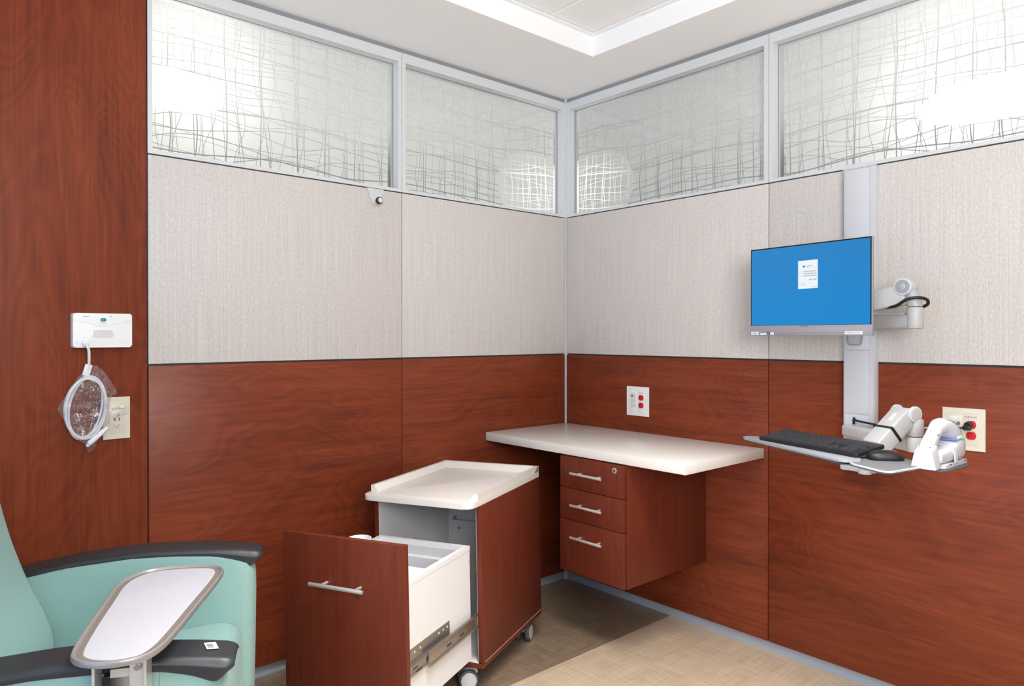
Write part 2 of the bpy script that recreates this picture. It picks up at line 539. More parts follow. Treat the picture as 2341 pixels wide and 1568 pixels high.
def window(name, axis, a, b, oa, ob, inset, filmmat):
    """a..b outer extent along the wall (a<b); oa..ob opening"""
    z0, z1, i0, i1 = 1.7425, 2.2925, 1.7545, 2.2555
    def P(s0, s1, d0, d1, za, zb):
        return ((s0, d0, za), (s1, d1, zb)) if axis == 0 else ((d0, s0, za), (d1, s1, zb))
    bm = nbm()
    for q in (P(a, oa, 0, .056, z0, z1), P(ob, b, 0, .056, z0, z1), P(oa, ob, 0, .056, z0, i0), P(oa, ob, 0, .056, i1, z1)):
        add_box(bm, *q)
    bmesh.ops.remove_doubles(bm, verts=bm.verts, dist=1e-5)
    w = struct(name, bm, ALU)
    bm = nbm(); add_box(bm, *P(oa, ob, .040, .0405, i0, i1)); obj('glass_pane', bm, GLASS, w, False)
    # frosted film on the far face of the pane
    c = [V(p) for p in ((oa + inset[0], i0 + .003), (ob - inset[1], i0 + .003), (ob - inset[1], i1 - .012), (oa + inset[0], i1 - .012))]
    bm = nbm()
    f = [bm.verts.new((p.x, .0425, p.y) if axis == 0 else (.0425, p.x, p.y)) for p in c]
    bm.faces.new(f); obj('frosted_film', bm, filmmat, w, False)
    # rubber edge seal of the pane
    bm = nbm()
    for q in (P(oa, oa + .0022, .0375, .040, i0, i1), P(ob - .0022, ob, .0375, .040, i0, i1), P(oa, ob, .0375, .040, i1 - .0022, i1)):
        add_box(bm, *q)
    obj('edge_seal', bm, plain('grey_green_seal', (128, 142, 142), .5), w, False)

window('window_1', 0, S2 + .001, S1 - .001, -1.832, -.9405, (.003, .022), FILM_L)
window('window_2', 0, S1 + .001, -.0045, -.9065, -.019, (.004, .022), FILM_L)
window('window_3', 1, R1 + .001, -.0045, -1.0275, -.0225, (.003, .022), FILM_R)
window('window_4', 1, R2 + .001, R1 - .001, -2.078, -1.0637, (.004, .022), FILM_R)

window('window_5', 1, YB, R2 - .001, YB + .016, R2 - .0165, (.004, .022), FILM_R)

# ------------------------------------------------------------------ wall desk top
bm = nbm(); add_box(bm, (-.4985, -1.0305, .7195), (-.001, -.001, .755), .0018)
o = obj('countertop', bm, TOPS); tag(o, 'off-white laminate desk top fixed into the corner of the two panelled walls', 'countertop')

# ------------------------------------------------------------------ drawer pedestal under the desk top
PX, PY0, PY1, PZ = -.4885, -.7815, -.4625, .276
ped = thing('drawer_pedestal', 'cherry three-drawer cabinet hung beneath the off-white corner desk top', 'cabinet', Matrix.Translation((PX, (PY0 + PY1) / 2, PZ)))
hw = (PY1 - PY0) / 2; ph = .7185 - PZ; pd = -PX - .0003
bm = nbm()
add_box(bm, (.0, -hw, 0), (pd, -hw + .016, ph), .0008); add_box(bm, (.0, hw - .016, 0), (pd, hw, ph), .0008)
add_box(bm, (.0, -hw + .016, 0), (pd, hw - .016, .016)); add_box(bm, (.0, -hw + .016, ph - .016), (pd, hw - .016, ph)); add_box(bm, (pd - .012, -hw + .0161, .0161), (pd, hw - .0161, ph - .0161))
obj('body', bm, W_CAB, ped)
zz = [0.001, .2005, .3205, ph - .003]
for k in range(3):
    bm = nbm(); add_box(bm, (-.018, -hw + .003, zz[k] + .001), (-.001, hw - .002, zz[k + 1] - .0015), .001)
    d = obj('drawer', bm, W_CAB, ped)
    hz = (zz[k] + zz[k + 1]) / 2 + (.042, .003, .003)[k]
    bm = nbm()
    add_cyl(bm, (-.046, -.0735, hz), (-.046, .0795, hz), .0052, 16, .0008)
    for y in (-.045, .05):
        add_cyl(bm, (-.018, y, hz), (-.046, y, hz), .0038, 12)
    plabel(obj('handle', bm, STEEL, d), 'brushed steel bar handle')
    if k == 2:
        bm = nbm()
        add_cyl(bm, (-.018, -hw + .045, hz + .035), (-.0205, -hw + .045, hz + .035), .0105, 24, .0008)
        lk = obj('lock', bm, STEEL, d)
        bm = nbm(); add_cyl(bm, (-.0205, -hw + .045, hz + .035), (-.0215, -hw + .045, hz + .035), .006, 20); add_box(bm, (-.0222, -hw + .044, hz + .031), (-.0214, -hw + .046, hz + .039))
        obj('keyway', bm, DKGREY, lk)

# ------------------------------------------------------------------ mobile cart with its drawer pulled out
# local axes: x towards the back of the cart, y to its left side, z up; origin at the front right lower corner of the carcass
CO = V((-.99375, -.59330, .085))
Cd = V((.91323, .40738, .007136)); Cl = V((-.40724, .91319, -.0156)); Cu = V((-.01287, .01134, .99985))
CM = basis(CO, Cd, Cl, Cu)
cart = thing('mobile_cart', 'cherry mobile cart on castors with white tray top and open drawer', 'cart', CM)
CW, CD, CH = .418, .504, .535
bm = nbm()
add_box(bm, (0, 0, .0185), (CD, .0165, CH), .0008); side = obj('side_panel', bm, W_CAB, cart)
bm = nbm(); add_box(bm, (0, CW - .0165, .0185), (CD, CW, CH), .0008); obj('side_panel', bm, W_CAB, cart)
bm = nbm(); add_box(bm, (-.001, 0, 0), (CD, CW, .0165), .0008); obj('bottom_panel', bm, W_CAB, cart)
bm = nbm(); add_box(bm, (.02, .0005, .0166), (CD, CW - .0005, .0184)); add_box(bm, (.0, .0168, .0166), (.02, CW - .017, .0184)); obj('edge_line', bm, WHITE, cart, False)
bm = nbm(); add_box(bm, (0, .0167, CH - .012), (.03, CW - .0167, CH - .0002)); obj('top_rail', bm, W_CAB, cart)
bm = nbm(); add_box(bm, (CD - .016, .0167, .0186), (CD - .001, CW - .0167, CH - .0005)); obj('back_panel', bm, WHITE, cart, False)
bm = nbm()
add_box(bm, (.001, .0166, .0187), (CD - .017, .0176, CH - .013)); add_box(bm, (.001, CW - .0176, .0187), (CD - .017, CW - .0166, CH - .013))
add_box(bm, (.001, .0177, .0186), (CD - .017, CW - .0177, .0196))
obj('white_lining', bm, WHITE, cart, False)
bm = nbm(); add_box(bm, (CD - .03, .03, .12), (CD - .0162, .382, .34), .001)
pl = obj('service_plate', bm, WHITE, cart)
for y, z in ((.368, .348), (.345, .31), (.05, .348)):
    bm = nbm(); add_cyl(bm, (CD - .0162, y, z), (CD - .034, y, z), .006, 12, .001); obj('screw', bm, ZINC, pl)
for z in (.12, .05):
    bm = nbm(); add_cyl(bm, (.03, .0177, z), (.03, .022, z), .006, 12, .001); obj('screw', bm, ZINC, cart)
# tray top
bm = nbm()
base = rpoly([(-.066, .001), (CD + .001, .001), (CD + .001, CW + .003), (-.066, CW + .003)], [.034, .003, .003, .03], 7)
add_prism(bm, base, CH + .0005, CH + .0205, .004, 3)
tray = obj('tray_top', bm, TOPS, cart)
bm = nbm()
def lip(bm, p, q, n, w0, w1, h):
    """bar with a sloped inner face from p to q; n = inward direction"""
    p = V(p); q = V(q); n = V(n)
    prof = [(0, 0), (w0, 0), (w1, h), (0, h)]
    ra = [(p + n * a + V((0, 0, b))) for a, b in prof]; rb = [(q + n * a + V((0, 0, b))) for a, b in prof]
    vs = add_loft(bm, [ra, rb])
lip(bm, (-.014, .0012, CH + .02), (CD + .0008, .0012, CH + .02), (0, 1, 0), .030, .0135, .022)
lip(bm, (-.014, CW + .0028, CH + .02), (CD + .0008, CW + .0028, CH + .02), (0, -1, 0), .030, .0135, .022)
lip(bm, (CD + .0008, .0012, CH + .02), (CD + .0008, CW + .0028, CH + .02), (-1, 0, 0), .045, .015, .0219)
obj('raised_lip', bm, TOPS, tray, False)
bm = nbm(); add_box(bm, (-.040, .05, CH + .02), (-.034, .368, CH + .0222), .001); obj('front_ridge', bm, TOPS, tray)
# drawer
bm = nbm(); add_box(bm, (-.449, -.001, -.006), (-.431, CW + .002, .529), .0012)
dr = obj('drawer', bm, W_CAB, cart)
bm = nbm(); add_box(bm, (-.4308, .000, -.005), (-.4302, CW + .001, .528)); obj('edge_band', bm, W_EDGE, dr)
bm = nbm()
add_cyl(bm, (-.479, .118, .398), (-.479, .302, .398), .0058, 18, .0009)
for y in (.146, .262):
    add_cyl(bm, (-.449, y, .398), (-.479, y, .398), .0045, 12)
plabel(obj('handle', bm, STEEL, dr), 'brushed steel bar handle')
bm = nbm()
B0, B1, BL, BR_, BZ, BT = -.430, -.015, .385, .035, .033, .391
add_box(bm, (B0, BR_, BZ), (B1, BR_ + .012, BT)); add_box(bm, (B0, BL - .012, BZ), (B1, BL, BT))
add_box(bm, (B1 - .012, BR_ + .012, BZ), (B1, BL - .012, BT)); add_box(bm, (B0, BR_ + .012, BZ), (B0 + .012, BL - .012, BT)); add_box(bm, (B0 + .012, BR_ + .012, BZ), (B1 - .012, BL - .012, BZ + .012))
obj('drawer_box', bm, WHITE, dr, False)
bm = nbm()
oa, ob, oc, od = -.262, -.034, .052, .366
for lo, hi in (((B0, BR_ - .001, BT + .0004), (oa, BL + .001, BT + .0144)), ((ob, BR_ - .001, BT + .0004), (B1 + .001, BL + .001, BT + .0144)),
               ((oa, BR_ - .001, BT + .0004), (ob, oc, BT + .0144)), ((oa, od, BT + .0004), (ob, BL + .001, BT + .0144))):
    add_box(bm, lo, hi)
obj('drawer_rim', bm, WHITE, dr, False)
bm = nbm()
ring = rpoly([(oa, oc), (ob, oc), (ob, od), (oa, od)], .018, 5)
add_loft(bm, [[(p[0], p[1], BT + .0004) for p in ring], [(p[0], p[1], BT - .03) for p in ring]], False)
r2 = rpoly([(oa + .012, oc + .012), (ob - .012, oc + .012), (ob - .012, od - .012), (oa + .012, od - .012)], .02, 5)
add_loft(bm, [[(p[0], p[1], BT - .03) for p in ring], [(p[0], p[1], BT - .034) for p in r2], [(p[0] , p[1], BT - .2) for p in r2]], False)
bm.faces.new([bm.verts.new((p[0], p[1], BT - .2)) for p in r2])
obj('bin_insert', bm, WPLAS, dr)
for z in (.13, .36):
    bm = nbm(); add_cyl(bm, (B1 - .006, BR_, z), (B1 - .006, BR_ - .0015, z), .006, 12, .0006); obj('screw_cap', bm, WPLAS, dr)
# telescopic slide on the right flank
bm = nbm()
add_box(bm, (-.43, .026, .140), (-.17, .0345, .176), .001); add_box(bm, (-.43, .024, .144), (-.15, .0262, .149)); add_box(bm, (-.43, .024, .167), (-.15, .0262, .172))
sl = obj('slide', bm, ZINC, dr)
bm = nbm(); add_box(bm, (-.30, .0185, .134), (.02, .0240, .181), .0015); add_box(bm, (-.30, .0165, .134), (.02, .019, .142)); add_box(bm, (-.30, .0165, .173), (.02, .019, .181))
obj('outer_rail', bm, ZINC, sl)
bm = nbm(); add_prism(bm, [(-.40, .170), (-.155, .170), (-.155, .214), (-.395, .214), (-.40, .209)], -.0349, -.0335, M=basis((0, 0, 0), (1, 0, 0), (0, 0, 1), (0, -1, 0)))
br = obj('bracket_plate', bm, ZINC, sl, False)
for x in (-.385, -.355, -.325, -.22, -.195, -.17):
    bm = nbm(); add_cyl(bm, (x, .0336, .2), (x, .0332, .2), .0034, 10); obj('plate_hole', bm, WHITE, sl)
for x in (-.37, -.20, -.12):
    bm = nbm(); add_box(bm, (x, .0179, .151), (x + .028, .0186, .157)); obj('rail_slot', bm, HOLE, sl, False)
# castors: stems follow the carcass, wheels stand on the floor
CMi = CM.inverted()
def caster(a, b, ang):
    top = CM @ V((a, b, -.0004))
    cz = V((top.x, top.y, 0))
    d = V((math.cos(ang), math.sin(ang), 0)); s = V((-d.y, d.x, 0))
    ctr = cz + d * .018 + V((0, 0, .033))
    bm = nbm(); add_cyl(bm, top, cz + V((0, 0, .060)), .008, 14); add_cyl(bm, top, top - V((0, 0, .003)), .018, 18)
    bmesh.ops.transform(bm, matrix=CMi, verts=bm.verts)
    st = obj('caster', bm, STEEL, cart)
    bm = nbm()
    add_prism(bm, rpoly([(-.024, .016), (.030, -.016), (.034, .012), (.018, .034), (-.016, .034)], .01, 4), -.0075, .0075, .002, 2,
              M=basis(ctr + V((0, 0, 0)) - d * .012, d, (0, 0, 1), s))
    bmesh.ops.transform(bm, matrix=CMi, verts=bm.verts)
    obj('fork', bm, WPLAS, st)
    for sg in (-1, 1):
        bm = nbm(); add_cyl(bm, ctr + s * sg * .010, ctr + s * sg * .027, .033, 36, .004)
        bmesh.ops.transform(bm, matrix=CMi, verts=bm.verts)
        w = obj('wheel', bm, RUBBER, st)
        bm = nbm(); add_cyl(bm, ctr + s * sg * .0265, ctr + s * sg * .0295, .0265, 32, .003)
        bmesh.ops.transform(bm, matrix=CMi, verts=bm.verts)
        obj('hub_cap', bm, WPLAS, w)
caster(.425, .045, math.radians(35)); caster(.04, .058, math.radians(150)); caster(.425, CW - .05, math.radians(60)); caster(.045, CW - .05, math.radians(200))

# cup behind the drawer front
bm = nbm()
prof = [(.026, 0), (.031, .002), (.034, .07), (.036, .071), (.036, .075), (.033, .075), (.029, .005)]
rings = [[(r * math.cos(2 * PI * k / 28), r * math.sin(2 * PI * k / 28), z) for k in range(28)] for r, z in prof]
add_loft(bm, rings)
cp = CM @ V((-.290, .268, BT + .0150))
o = obj('plastic_cup', bm, CUPM, None, True, loc=cp); tag(o, 'translucent white plastic cup in the open drawer, peeking over its front', 'cup')

# ------------------------------------------------------------------ patient recliner
CY = math.radians(-26)
chM = Matrix.Translation((-2.19, -.728, 0)) @ Matrix.Rotation(CY, 4, 'Z')
ch = thing('recliner', 'mint green vinyl recliner with black armrests and swivel tray', 'chair', chM)

def arm_top(x):
    P = [(-.36, .590), (-.28, .610), (-.17, .631), (-.05, .650), (.09, .660), (.22, .655), (.30, .648), (.36, .637)]
    for (a, za), (b, zb) in zip(P[:-1], P[1:]):
        if x <= b:
            return za + (zb - za) * (x - a) / (b - a)
    return P[-1][1]
def arm_bot(x):
    P = [(-.36, .570), (-.28, .590), (-.141, .617), (-.075, .629), (.064, .640), (.16, .638), (.25, .631), (.30, .618), (.335, .604), (.36, .606)]
    for (a, za), (b, zb) in zip(P[:-1], P[1:]):
        if x <= b:
            return za + (zb - za) * (x - a) / (b - a)
    return P[-1][1]
def smooth_f(f, x, h=.02):
    return sum(f(max(-.36, min(.36, x + h * k / 2))) for k in range(-2, 3)) / 5

def side_panel(y0, y1):
    bm = nbm()
    xs = [-.36 + .685 * i / 40 for i in range(41)]
    def ring(y, d):
        k = lambda x: max(-.36 + d, min(.342 - d, x))
        top = [(k(x), y, smooth_f(arm_bot, x, .012) + .005) for x in xs] + [(.338 - d, y, .600), (.342 - d, y, .585), (.343 - d, y, .54), (.341 - d, y, .40), (.337 - d, y, .25), (.330 - d, y, .10 + d)]
        return top + [(-.36 + d, y, .10 + d)]
    r = .030
    steps = [(0, r), (.06 * r, .66 * r), (.25 * r, .34 * r), (.55 * r, .11 * r), (r, 0)]
    rings = [ring(y0 + a, d) for a, d in steps] + [ring(y1 - a, d) for a, d in steps[::-1]]
    add_loft(bm, rings)
    return obj('side_panel', bm, MINT, ch)
side_panel(.245, .345); ns = side_panel(-.345, -.245)
bm = nbm(); add_tube(bm, [(.245, -.3455, .12), (.247, -.3455, .635)], .0012, 6); obj('seam', bm, MINT, ns)

def armrest(yc):
    hwid = .045
    rings = []
    N_ = 64
    for i in range(N_ + 1):
        q_ = i / N_
        x = -.36 + .72 * (1 - (1 - q_) ** 1.35)
        zt = smooth_f(arm_top, x, .03); zb = smooth_f(arm_bot, x, .012)
        e = max(0.0, (x - .338) / .022)
        k = math.sqrt(max(.04, 1 - e * e * .94))
        zb += (1 - k) * .012; zt -= (1 - k) * .008
        h = (zt - zb) / 2; zc = (zt + zb) / 2
        hw_ = hwid * (.72 + .28 * k)
        # flat top with a chamfer running along each shoulder
        sec_ = rpoly([(-hw_, -h), (hw_, -h), (hw_, h * .30), (hw_ * .80, h), (-hw_ * .80, h), (-hw_, h * .30)], [.005, .005, .004, .006, .006, .004], 3)
        back = max(0.0, (x - .27)) / .09
        rings.append([(x - (.016 * back * back if q < 0 else 0) * min(1, -q / h if h else 0), yc + p, zc + q) for p, q in sec_])
    bm = nbm(); add_loft(bm, rings)
    return obj('armrest', bm, ARMB, ch)
armrest(.305); na = armrest(-.305)
# bar-code sticker on the near armrest
zt = arm_top(.325) + .0004
stM = basis((.318, -.300, smooth_f(arm_top, .318, .03) + .0012), (math.cos(.3), math.sin(.3), -.16), (-math.sin(.3), math.cos(.3), 0), (.16, 0, 1))
bm = nbm(); add_box(bm, (-.0095, -.014, 0), (.0095, .014, .0006), M=stM); stk = obj('barcode_label', bm, STICK, na, False)
plabel(stk, 'small white bar-code sticker')
bm = nbm()
y = -.010
for k, w in enumerate((.0012, .0022, .0008, .003, .0012, .002, .0008)):
    add_box(bm, (-.007, y, .0006), (.003, y + w, .0008), M=stM); y += w + .0011

obj('bars', bm, INK, stk, False)
# seat cushion
bm = nbm()
rings = []
prof = [(-.16, .475), (-.05, .480), (.08, .486), (.18, .492), (.25, .499), (.29, .497), (.312, .482), (.322, .452), (.323, .40), (.318, .34), (.31, .33), (.25, .33), (-.16, .33)]
pc = catmull([(a, 0, b) for a, b in prof], 5)
W2 = .243
def crown(y):
    return -.018 * (abs(y) / W2) ** 4
ys = [-W2 + 2 * W2 * i / 24 for i in range(25)]
cxm, czm = .09, .42
for y in ys:
    s = 1 - .05 * (abs(y) / W2) ** 6
    rings.append([(cxm + (p.x - cxm) * s, y, czm + (p.z - czm) * s + (crown(y) if p.z > .42 else 0)) for p in pc])
add_loft(bm, rings); obj('seat', bm, MINT, ch)
bm = nbm(); add_box(bm, (.27, -.243, .11), (.322, .243, .345), .02, 4); obj('footrest', bm, MINT, ch)
# backrest
bm = nbm()
fp = catmull([(-.13, 0, .40), (-.088, 0, .44), (-.080, 0, .48), (-.086, 0, .52), (-.103, 0, .565), (-.122, 0, .607), (-.142, 0, .66), (-.163, 0, .725), (-.182, 0, .80), (-.20, 0, .875), (-.218, 0, .95), (-.236, 0, 1.03), (-.262, 0, 1.10), (-.31, 0, 1.13)], 4)
bp = catmull([(-.20, 0, .40), (-.23, 0, .44), (-.24, 0, .48), (-.247, 0, .52), (-.258, 0, .565), (-.268, 0, .607), (-.28, 0, .66), (-.296, 0, .725), (-.312, 0, .80), (-.326, 0, .875), (-.34, 0, .95), (-.352, 0, 1.03), (-.36, 0, 1.08), (-.335, 0, 1.12)], 4)
rings = []
for p, q in zip(fp, bp):
    c = (p + q) / 2; hx = max(.004, (p - q).length / 2 * .999); hy = .242
    rings.append([(c.x + a, b, c.z + (p.z - q.z) / 2 * a / hx) for a, b in rr_ring(0, 0, hx, hy, min(.045, hx * .9), 6)])
add_loft(bm, rings); obj('backrest', bm, MINT, ch)
# base
bm = nbm(); add_box(bm, (-.33, -.33, .0), (.29, .33, .10), .01); obj('base', bm, BLACK, ch)
# swivel tray
out = [(.133, -.395), (.146, -.428), (.172, -.447), (.207, -.454), (.243, -.443), (.262, -.412), (.273, -.360), (.290, -.236), (.307, -.111), (.309, -.052), (.290, -.020), (.245, -.006), (.195, -.004), (.158, -.014), (.131, -.05), (.120, -.100), (.122, -.18), (.126, -.30)]
poly = [(p.x, p.y) for p in catmull([(a, b, 0) for a, b in out], 5, True)]
cxx = sum(p[0] for p in poly) / len(poly); cyy = sum(p[1] for p in poly) / len(poly)
def off(poly, d):
    n = len(poly); o = []
    for i in range(n):
        a = V(poly[i - 1]); b = V(poly[(i + 1) % n]); t = (b - a).normalized(); nn = V((-t.y, t.x))
        if nn.dot(V((cxx, cyy)) - V(poly[i])) < 0:
            nn = -nn
        o.append((poly[i][0] + nn.x * d, poly[i][1] + nn.y * d))
    return o
bm = nbm()
def R(d, z):
    return [(a, b, z) for a, b in off(poly, d)]
add_loft(bm, [R(.006, .689), R(.001, .691), R(0, .696), R(.0015, .6995), R(.0035, .7005), R(.006, .6992), R(.008, .696)], True)
tr = obj('tray', bm, TRIM, ch)
plabel(tr, 'swivel tray with grey laminate top and rolled rim')
bm = nbm(); add_loft(bm, [R(.0078, .6955), R(.0085, .6964), R(.017, .6964), R(.0175, .696)], True); obj('tray_groove', bm, GROOVE, tr)
bm = nbm(); add_loft(bm, [R(.0165, .6962), R(.0172, .6972), R(.019, .6974)], True); obj('tray_surface', bm, TRAYT, tr)
# tray support
bm = nbm()
add_box(bm, (.208, -.372, .40), (.236, -.368, .689)); add_box(bm, (.178, -.362, .40), (.208, -.358, .65)); add_box(bm, (.160, -.392, .40), (.164, -.352, .689)); add_box(bm, (.232, -.39, .40), (.236, -.352, .689))
add_box(bm, (.155, -.42, .684), (.245, -.30, .690))
sp = obj('tray_support', bm, STEEL, ch, False)
for z in (.655, .60):
    bm = nbm(); add_cyl(bm, (.22, -.372, z), (.22, -.376, z), .006, 14, .001); obj('bolt', bm, ZINC, sp)
bm = nbm(); add_box(bm, (.166, -.362, .42), (.234, -.345, .64), .003); obj('mount_block', bm, BLACK, sp)

# ------------------------------------------------------------------ wall plates
def plate(name, label, M, w, h, mat, kind):
    """M: origin at plate centre on the wall, x right, y up, z out"""
    t = thing(name, label, 'outlet', M)
    bm = nbm()
    o_ = [(-w / 2, -h / 2), (w / 2, -h / 2), (w / 2, h / 2), (-w / 2, h / 2)]
    m = .016
    i_ = [(-w / 2 + m, -h / 2 + m), (w / 2 - m, -h / 2 + m), (w / 2 - m, h / 2 - m), (-w / 2 + m, h / 2 - m)]
    add_loft(bm, [[(*p, .0002) for p in o_], [(*p, .005) for p in o_], [(p[0] * .985, p[1] * .985, .0062) for p in o_], [(*p, .0078) for p in i_], [(*p, .0066) for p in i_]], True)
    obj('cover_plate', bm, mat, t)
    return t
def receptacle(t, x, y, mat=RED, hole=DRED):
    bm = nbm()
    pts = []
    for k in range(32):
        a = 2 * PI * k / 32
        pts.append((x + .0135 * math.cos(a), y + max(-.0115, min(.0115, .0142 * math.sin(a)))))
    add_prism(bm, pts, .006, .0098, .0008, 2, only_top=True)
    r = obj('receptacle', bm, mat, t)
    bm = nbm()
    add_box(bm, (x - .0066, y - .005, .0097), (x - .0052, y + .002, .0100)); add_box(bm, (x + .0052, y - .004, .0097), (x + .0066, y + .002, .0100)); add_cyl(bm, (x, y + .007, .0097), (x, y + .007, .0100), .0022, 12)
    obj('slot', bm, hole, r, False)
    return r
def insert(t, x0, x1, h, mat):
    bm = nbm(); add_box(bm, (x0, -h, .0064), (x1, h, .0076), .0004); return obj('insert', bm, mat, t)
XR = basis((0, 0, 0), (0, -1, 0), (0, 0, 1), (-1, 0, 0))     # on the right wall
XLW = basis((0, 0, 0), (1, 0, 0), (0, 0, 1), (0, -1, 0))     # on the left wall

T = plate('wall_outlet', 'white double wall plate with two red sockets, above the corner desk top', Matrix.Translation((0, -.4395, .8894)) @ XR, .1187, .127, IVW, 0)
insert(T, -.043, -.0012, .047, IVW); insert(T, .0002, .043, .047, IVW)
receptacle(T, .0215, .0165); receptacle(T, .0215, -.0165)
for r_ in range(3):
    for c_ in range(2):
        bm = nbm(); add_box(bm, (-.0335 + c_ * .0138, .015 - r_ * .021, .0076), (-.0213 + c_ * .0138, .0315 - r_ * .021, .0083), .0003)
        j = obj('jack_blank' if (r_, c_) != (0, 0) else 'data_jack', bm, IVORY, T)
        if (r_, c_) == (0, 0):
            bm = nbm(); add_box(bm, (-.0315, .0185, .0083), (-.0235, .0275, .0085)); obj('jack_opening', bm, plain('jack_dark', (110, 100, 84), .5), j, False)
bm = nbm(); add_box(bm, (-.034, .0345, .0076), (-.0225, .0395, .0078)); lb = obj('port_label', bm, STICK, T, False)
text('lettering', 'LE-21A', .0026, INKB, lb, Matrix.Translation((-.0282, .037, .0079)))
text('lettering', 'LCE1A #33', .0048, INK, T, Matrix.Translation((.0215, .0365, .0078)), squash=1.15)

T2 = plate('wall_outlet', 'ivory double wall plate behind the barcode scanner, a black plug in it', Matrix.Translation((0, -1.684, .8925)) @ XR, .1145, .127, IVORY, 0)
insert(T2, -.042, -.001, .047, IVORY); insert(T2, .0005, .042, .047, IVORY)
receptacle(T2, .021, .0155); receptacle(T2, .021, -.0175)
for c_ in range(2):
    bm = nbm(); add_box(bm, (-.0335 + c_ * .0145, .008, .0076), (-.0205 + c_ * .0145, .029, .0083), .0003)
    j = obj('data_jack', bm, IVORY, T2)
    bm = nbm(); add_box(bm, (-.0315 + c_ * .0145, .012, .0083), (-.0225 + c_ * .0145, .022, .0085)); obj('jack_opening', bm, plain('jack_dark', (120, 104, 76), .5), j, False)
bm = nbm(); add_box(bm, (-.0345, .0305, .0076), (-.0065, .0375, .0078)); lb = obj('port_label', bm, STICK, T2, False)
text('lettering', 'LE-21A', .0032, INK, lb, Matrix.Translation((-.0275, .034, .0079))); text('lettering', 'LE-22A', .0032, INK, lb, Matrix.Translation((-.0135, .034, .0079)))
text('lettering', 'LCE1A #35', .0058, INK, T2, Matrix.Translation((.0205, .0385, .0078)), squash=1.2)

T3 = plate('wall_outlet', 'narrow ivory wall plate on the tall wood panel, half behind the bagged cord', Matrix.Translation((-1.935, -.001, .9295)) @ XLW, .0725, .126, IVORY, 0)
insert(T3, -.0195, .0195, .047, IVORY)
bm = nbm(); add_box(bm, (-.0135, -.030, .0076), (.0125, .021, .0086), .0006); gf = obj('gfci_face', bm, IVORY, T3)
bm = nbm()
for y in (.012, -.0225):
    add_box(bm, (-.0085, y - .003, .0086), (-.007, y + .004, .0088)); add_box(bm, (.004, y - .003, .0086), (.0055, y + .003, .0088)); add_cyl(bm, (-.001, y - .005, .0086), (-.001, y - .005, .0088), .002, 10)
add_box(bm, (-.0085, -.008, .0086), (-.003, .001, .0089)); add_box(bm, (.0045, -.008, .0086), (.0085, .001, .0089))
obj('slot', bm, plain('ivory_slot', (120, 116, 104), .5), gf, False)
bm = nbm(); add_cyl(bm, (.0055, .0085, .0086), (.0055, .0085, .0094), .0024, 14); plabel(obj('indicator', bm, plain('blue_dot', (70, 160, 220), .4), gf), 'blue dot')
bm = nbm(); add_cyl(bm, (-.0005, -.0105, .0086), (-.0005, -.0105, .0092), .0013, 10); plabel(obj('indicator', bm, GLOWG, gf), 'green light')
text('lettering', 'LCE1A #35', .0062, INK, T3, Matrix.Translation((.001, .029, .0078)), squash=1.0)

# ------------------------------------------------------------------ nurse call station
NM = Matrix.Translation((-1.976, -.0012, 1.1925)) @ XLW
nc = thing('call_station', 'white wall call station with green button and speaker grille', 'intercom', NM)
bm = nbm(); 
o1 = rpoly([(-.0767, -.050), (.0767, -.050), (.0767, .050), (-.0767, .050)], .006, 5)
add_prism(bm, o1, .0, .034, .0045, 4, only_top=True); body = obj('housing', bm, IVW, nc)
bm = nbm()
vline = [(-.0765, .027), (-.045, .0225), (-.01, .0135), (.0, .0125), (.01, .0135), (.045, .0225), (.0765, .027)]
up_ = catmull([(a, b, 0) for a, b in vline], 6)
pts = [(p.x, p.y) for p in up_] + [(.0745, .048), (-.0745, .048)]
add_prism(bm, pts, .033, .0362, .001, 2, only_top=True); obj('upper_fascia', bm, IVW, nc)
bm = nbm(); add_cyl(bm, (0, .031, .036), (0, .031, .0385), .0078, 28, .0008)
bmesh.ops.transform(bm, matrix=Matrix.Translation((0, .031, 0)) @ Matrix.Diagonal((1.0, .7, 1, 1)) @ Matrix.Translation((0, -.031, 0)), verts=bm.verts)
gb = obj('call_button', bm, GREEN, nc); plabel(gb, 'green oval call button')
bm = nbm(); add_prism(bm, [(-.002, .0292), (.002, .0292), (.0006, .0330), (-.0006, .0330)], .0385, .0386); obj('bell_symbol', bm, plain('pale_green', (110, 180, 160), .5), gb, False)
bm = nbm()
el = [(.032 * math.cos(2 * PI * k / 40), -.011 + .0165 * math.sin(2 * PI * k / 40)) for k in range(40)]
add_prism(bm, el, .0338, .0347, .0006, 2, only_top=True); gr = obj('speaker_grille', bm, IVW, nc)
bm = nbm()
for r_ in range(9):
    n_ = 15 - (r_ % 2) - (2 if r_ in (0, 8) else 0)
    for c_ in range(n_):
        add_cyl(bm, ((c_ - (n_ - 1) / 2) * .0036, -.011 + (r_ - 4) * .00265, .0345), ((c_ - (n_ - 1) / 2) * .0036, -.011 + (r_ - 4) * .00265, .0349), .00085, 6)
h_ = obj('speaker_holes', bm, HOLE, gr, False)
for sx in (-1, 1):
    bm = nbm(); add_cyl(bm, (sx * .052, .0228, .035), (sx * .052, .0228, .0366), .0018, 10); obj('indicator_light', bm, GLOWB, nc)
bm = nbm()
add_cyl(bm, (-.047, -.036, .0342), (-.047, -.036, .037), .0125, 24, .001); add_cyl(bm, (-.047, -.036, .037), (-.0465, -.037, .05), .0085, 20, .002)
obj('cord_socket', bm, IVW, nc)
for x, y in ((-.047, -.0205), (-.068, -.036)):
    bm = nbm(); add_cyl(bm, (x, y, .0338), (x, y, .0347), .0010, 8); obj('pinhole', bm, INKB, nc)
text('lettering', 'Jeron', .0062, INKB, nc, Matrix.Translation((-.044, .0405, .0363)), shear=.25, squash=1.25)
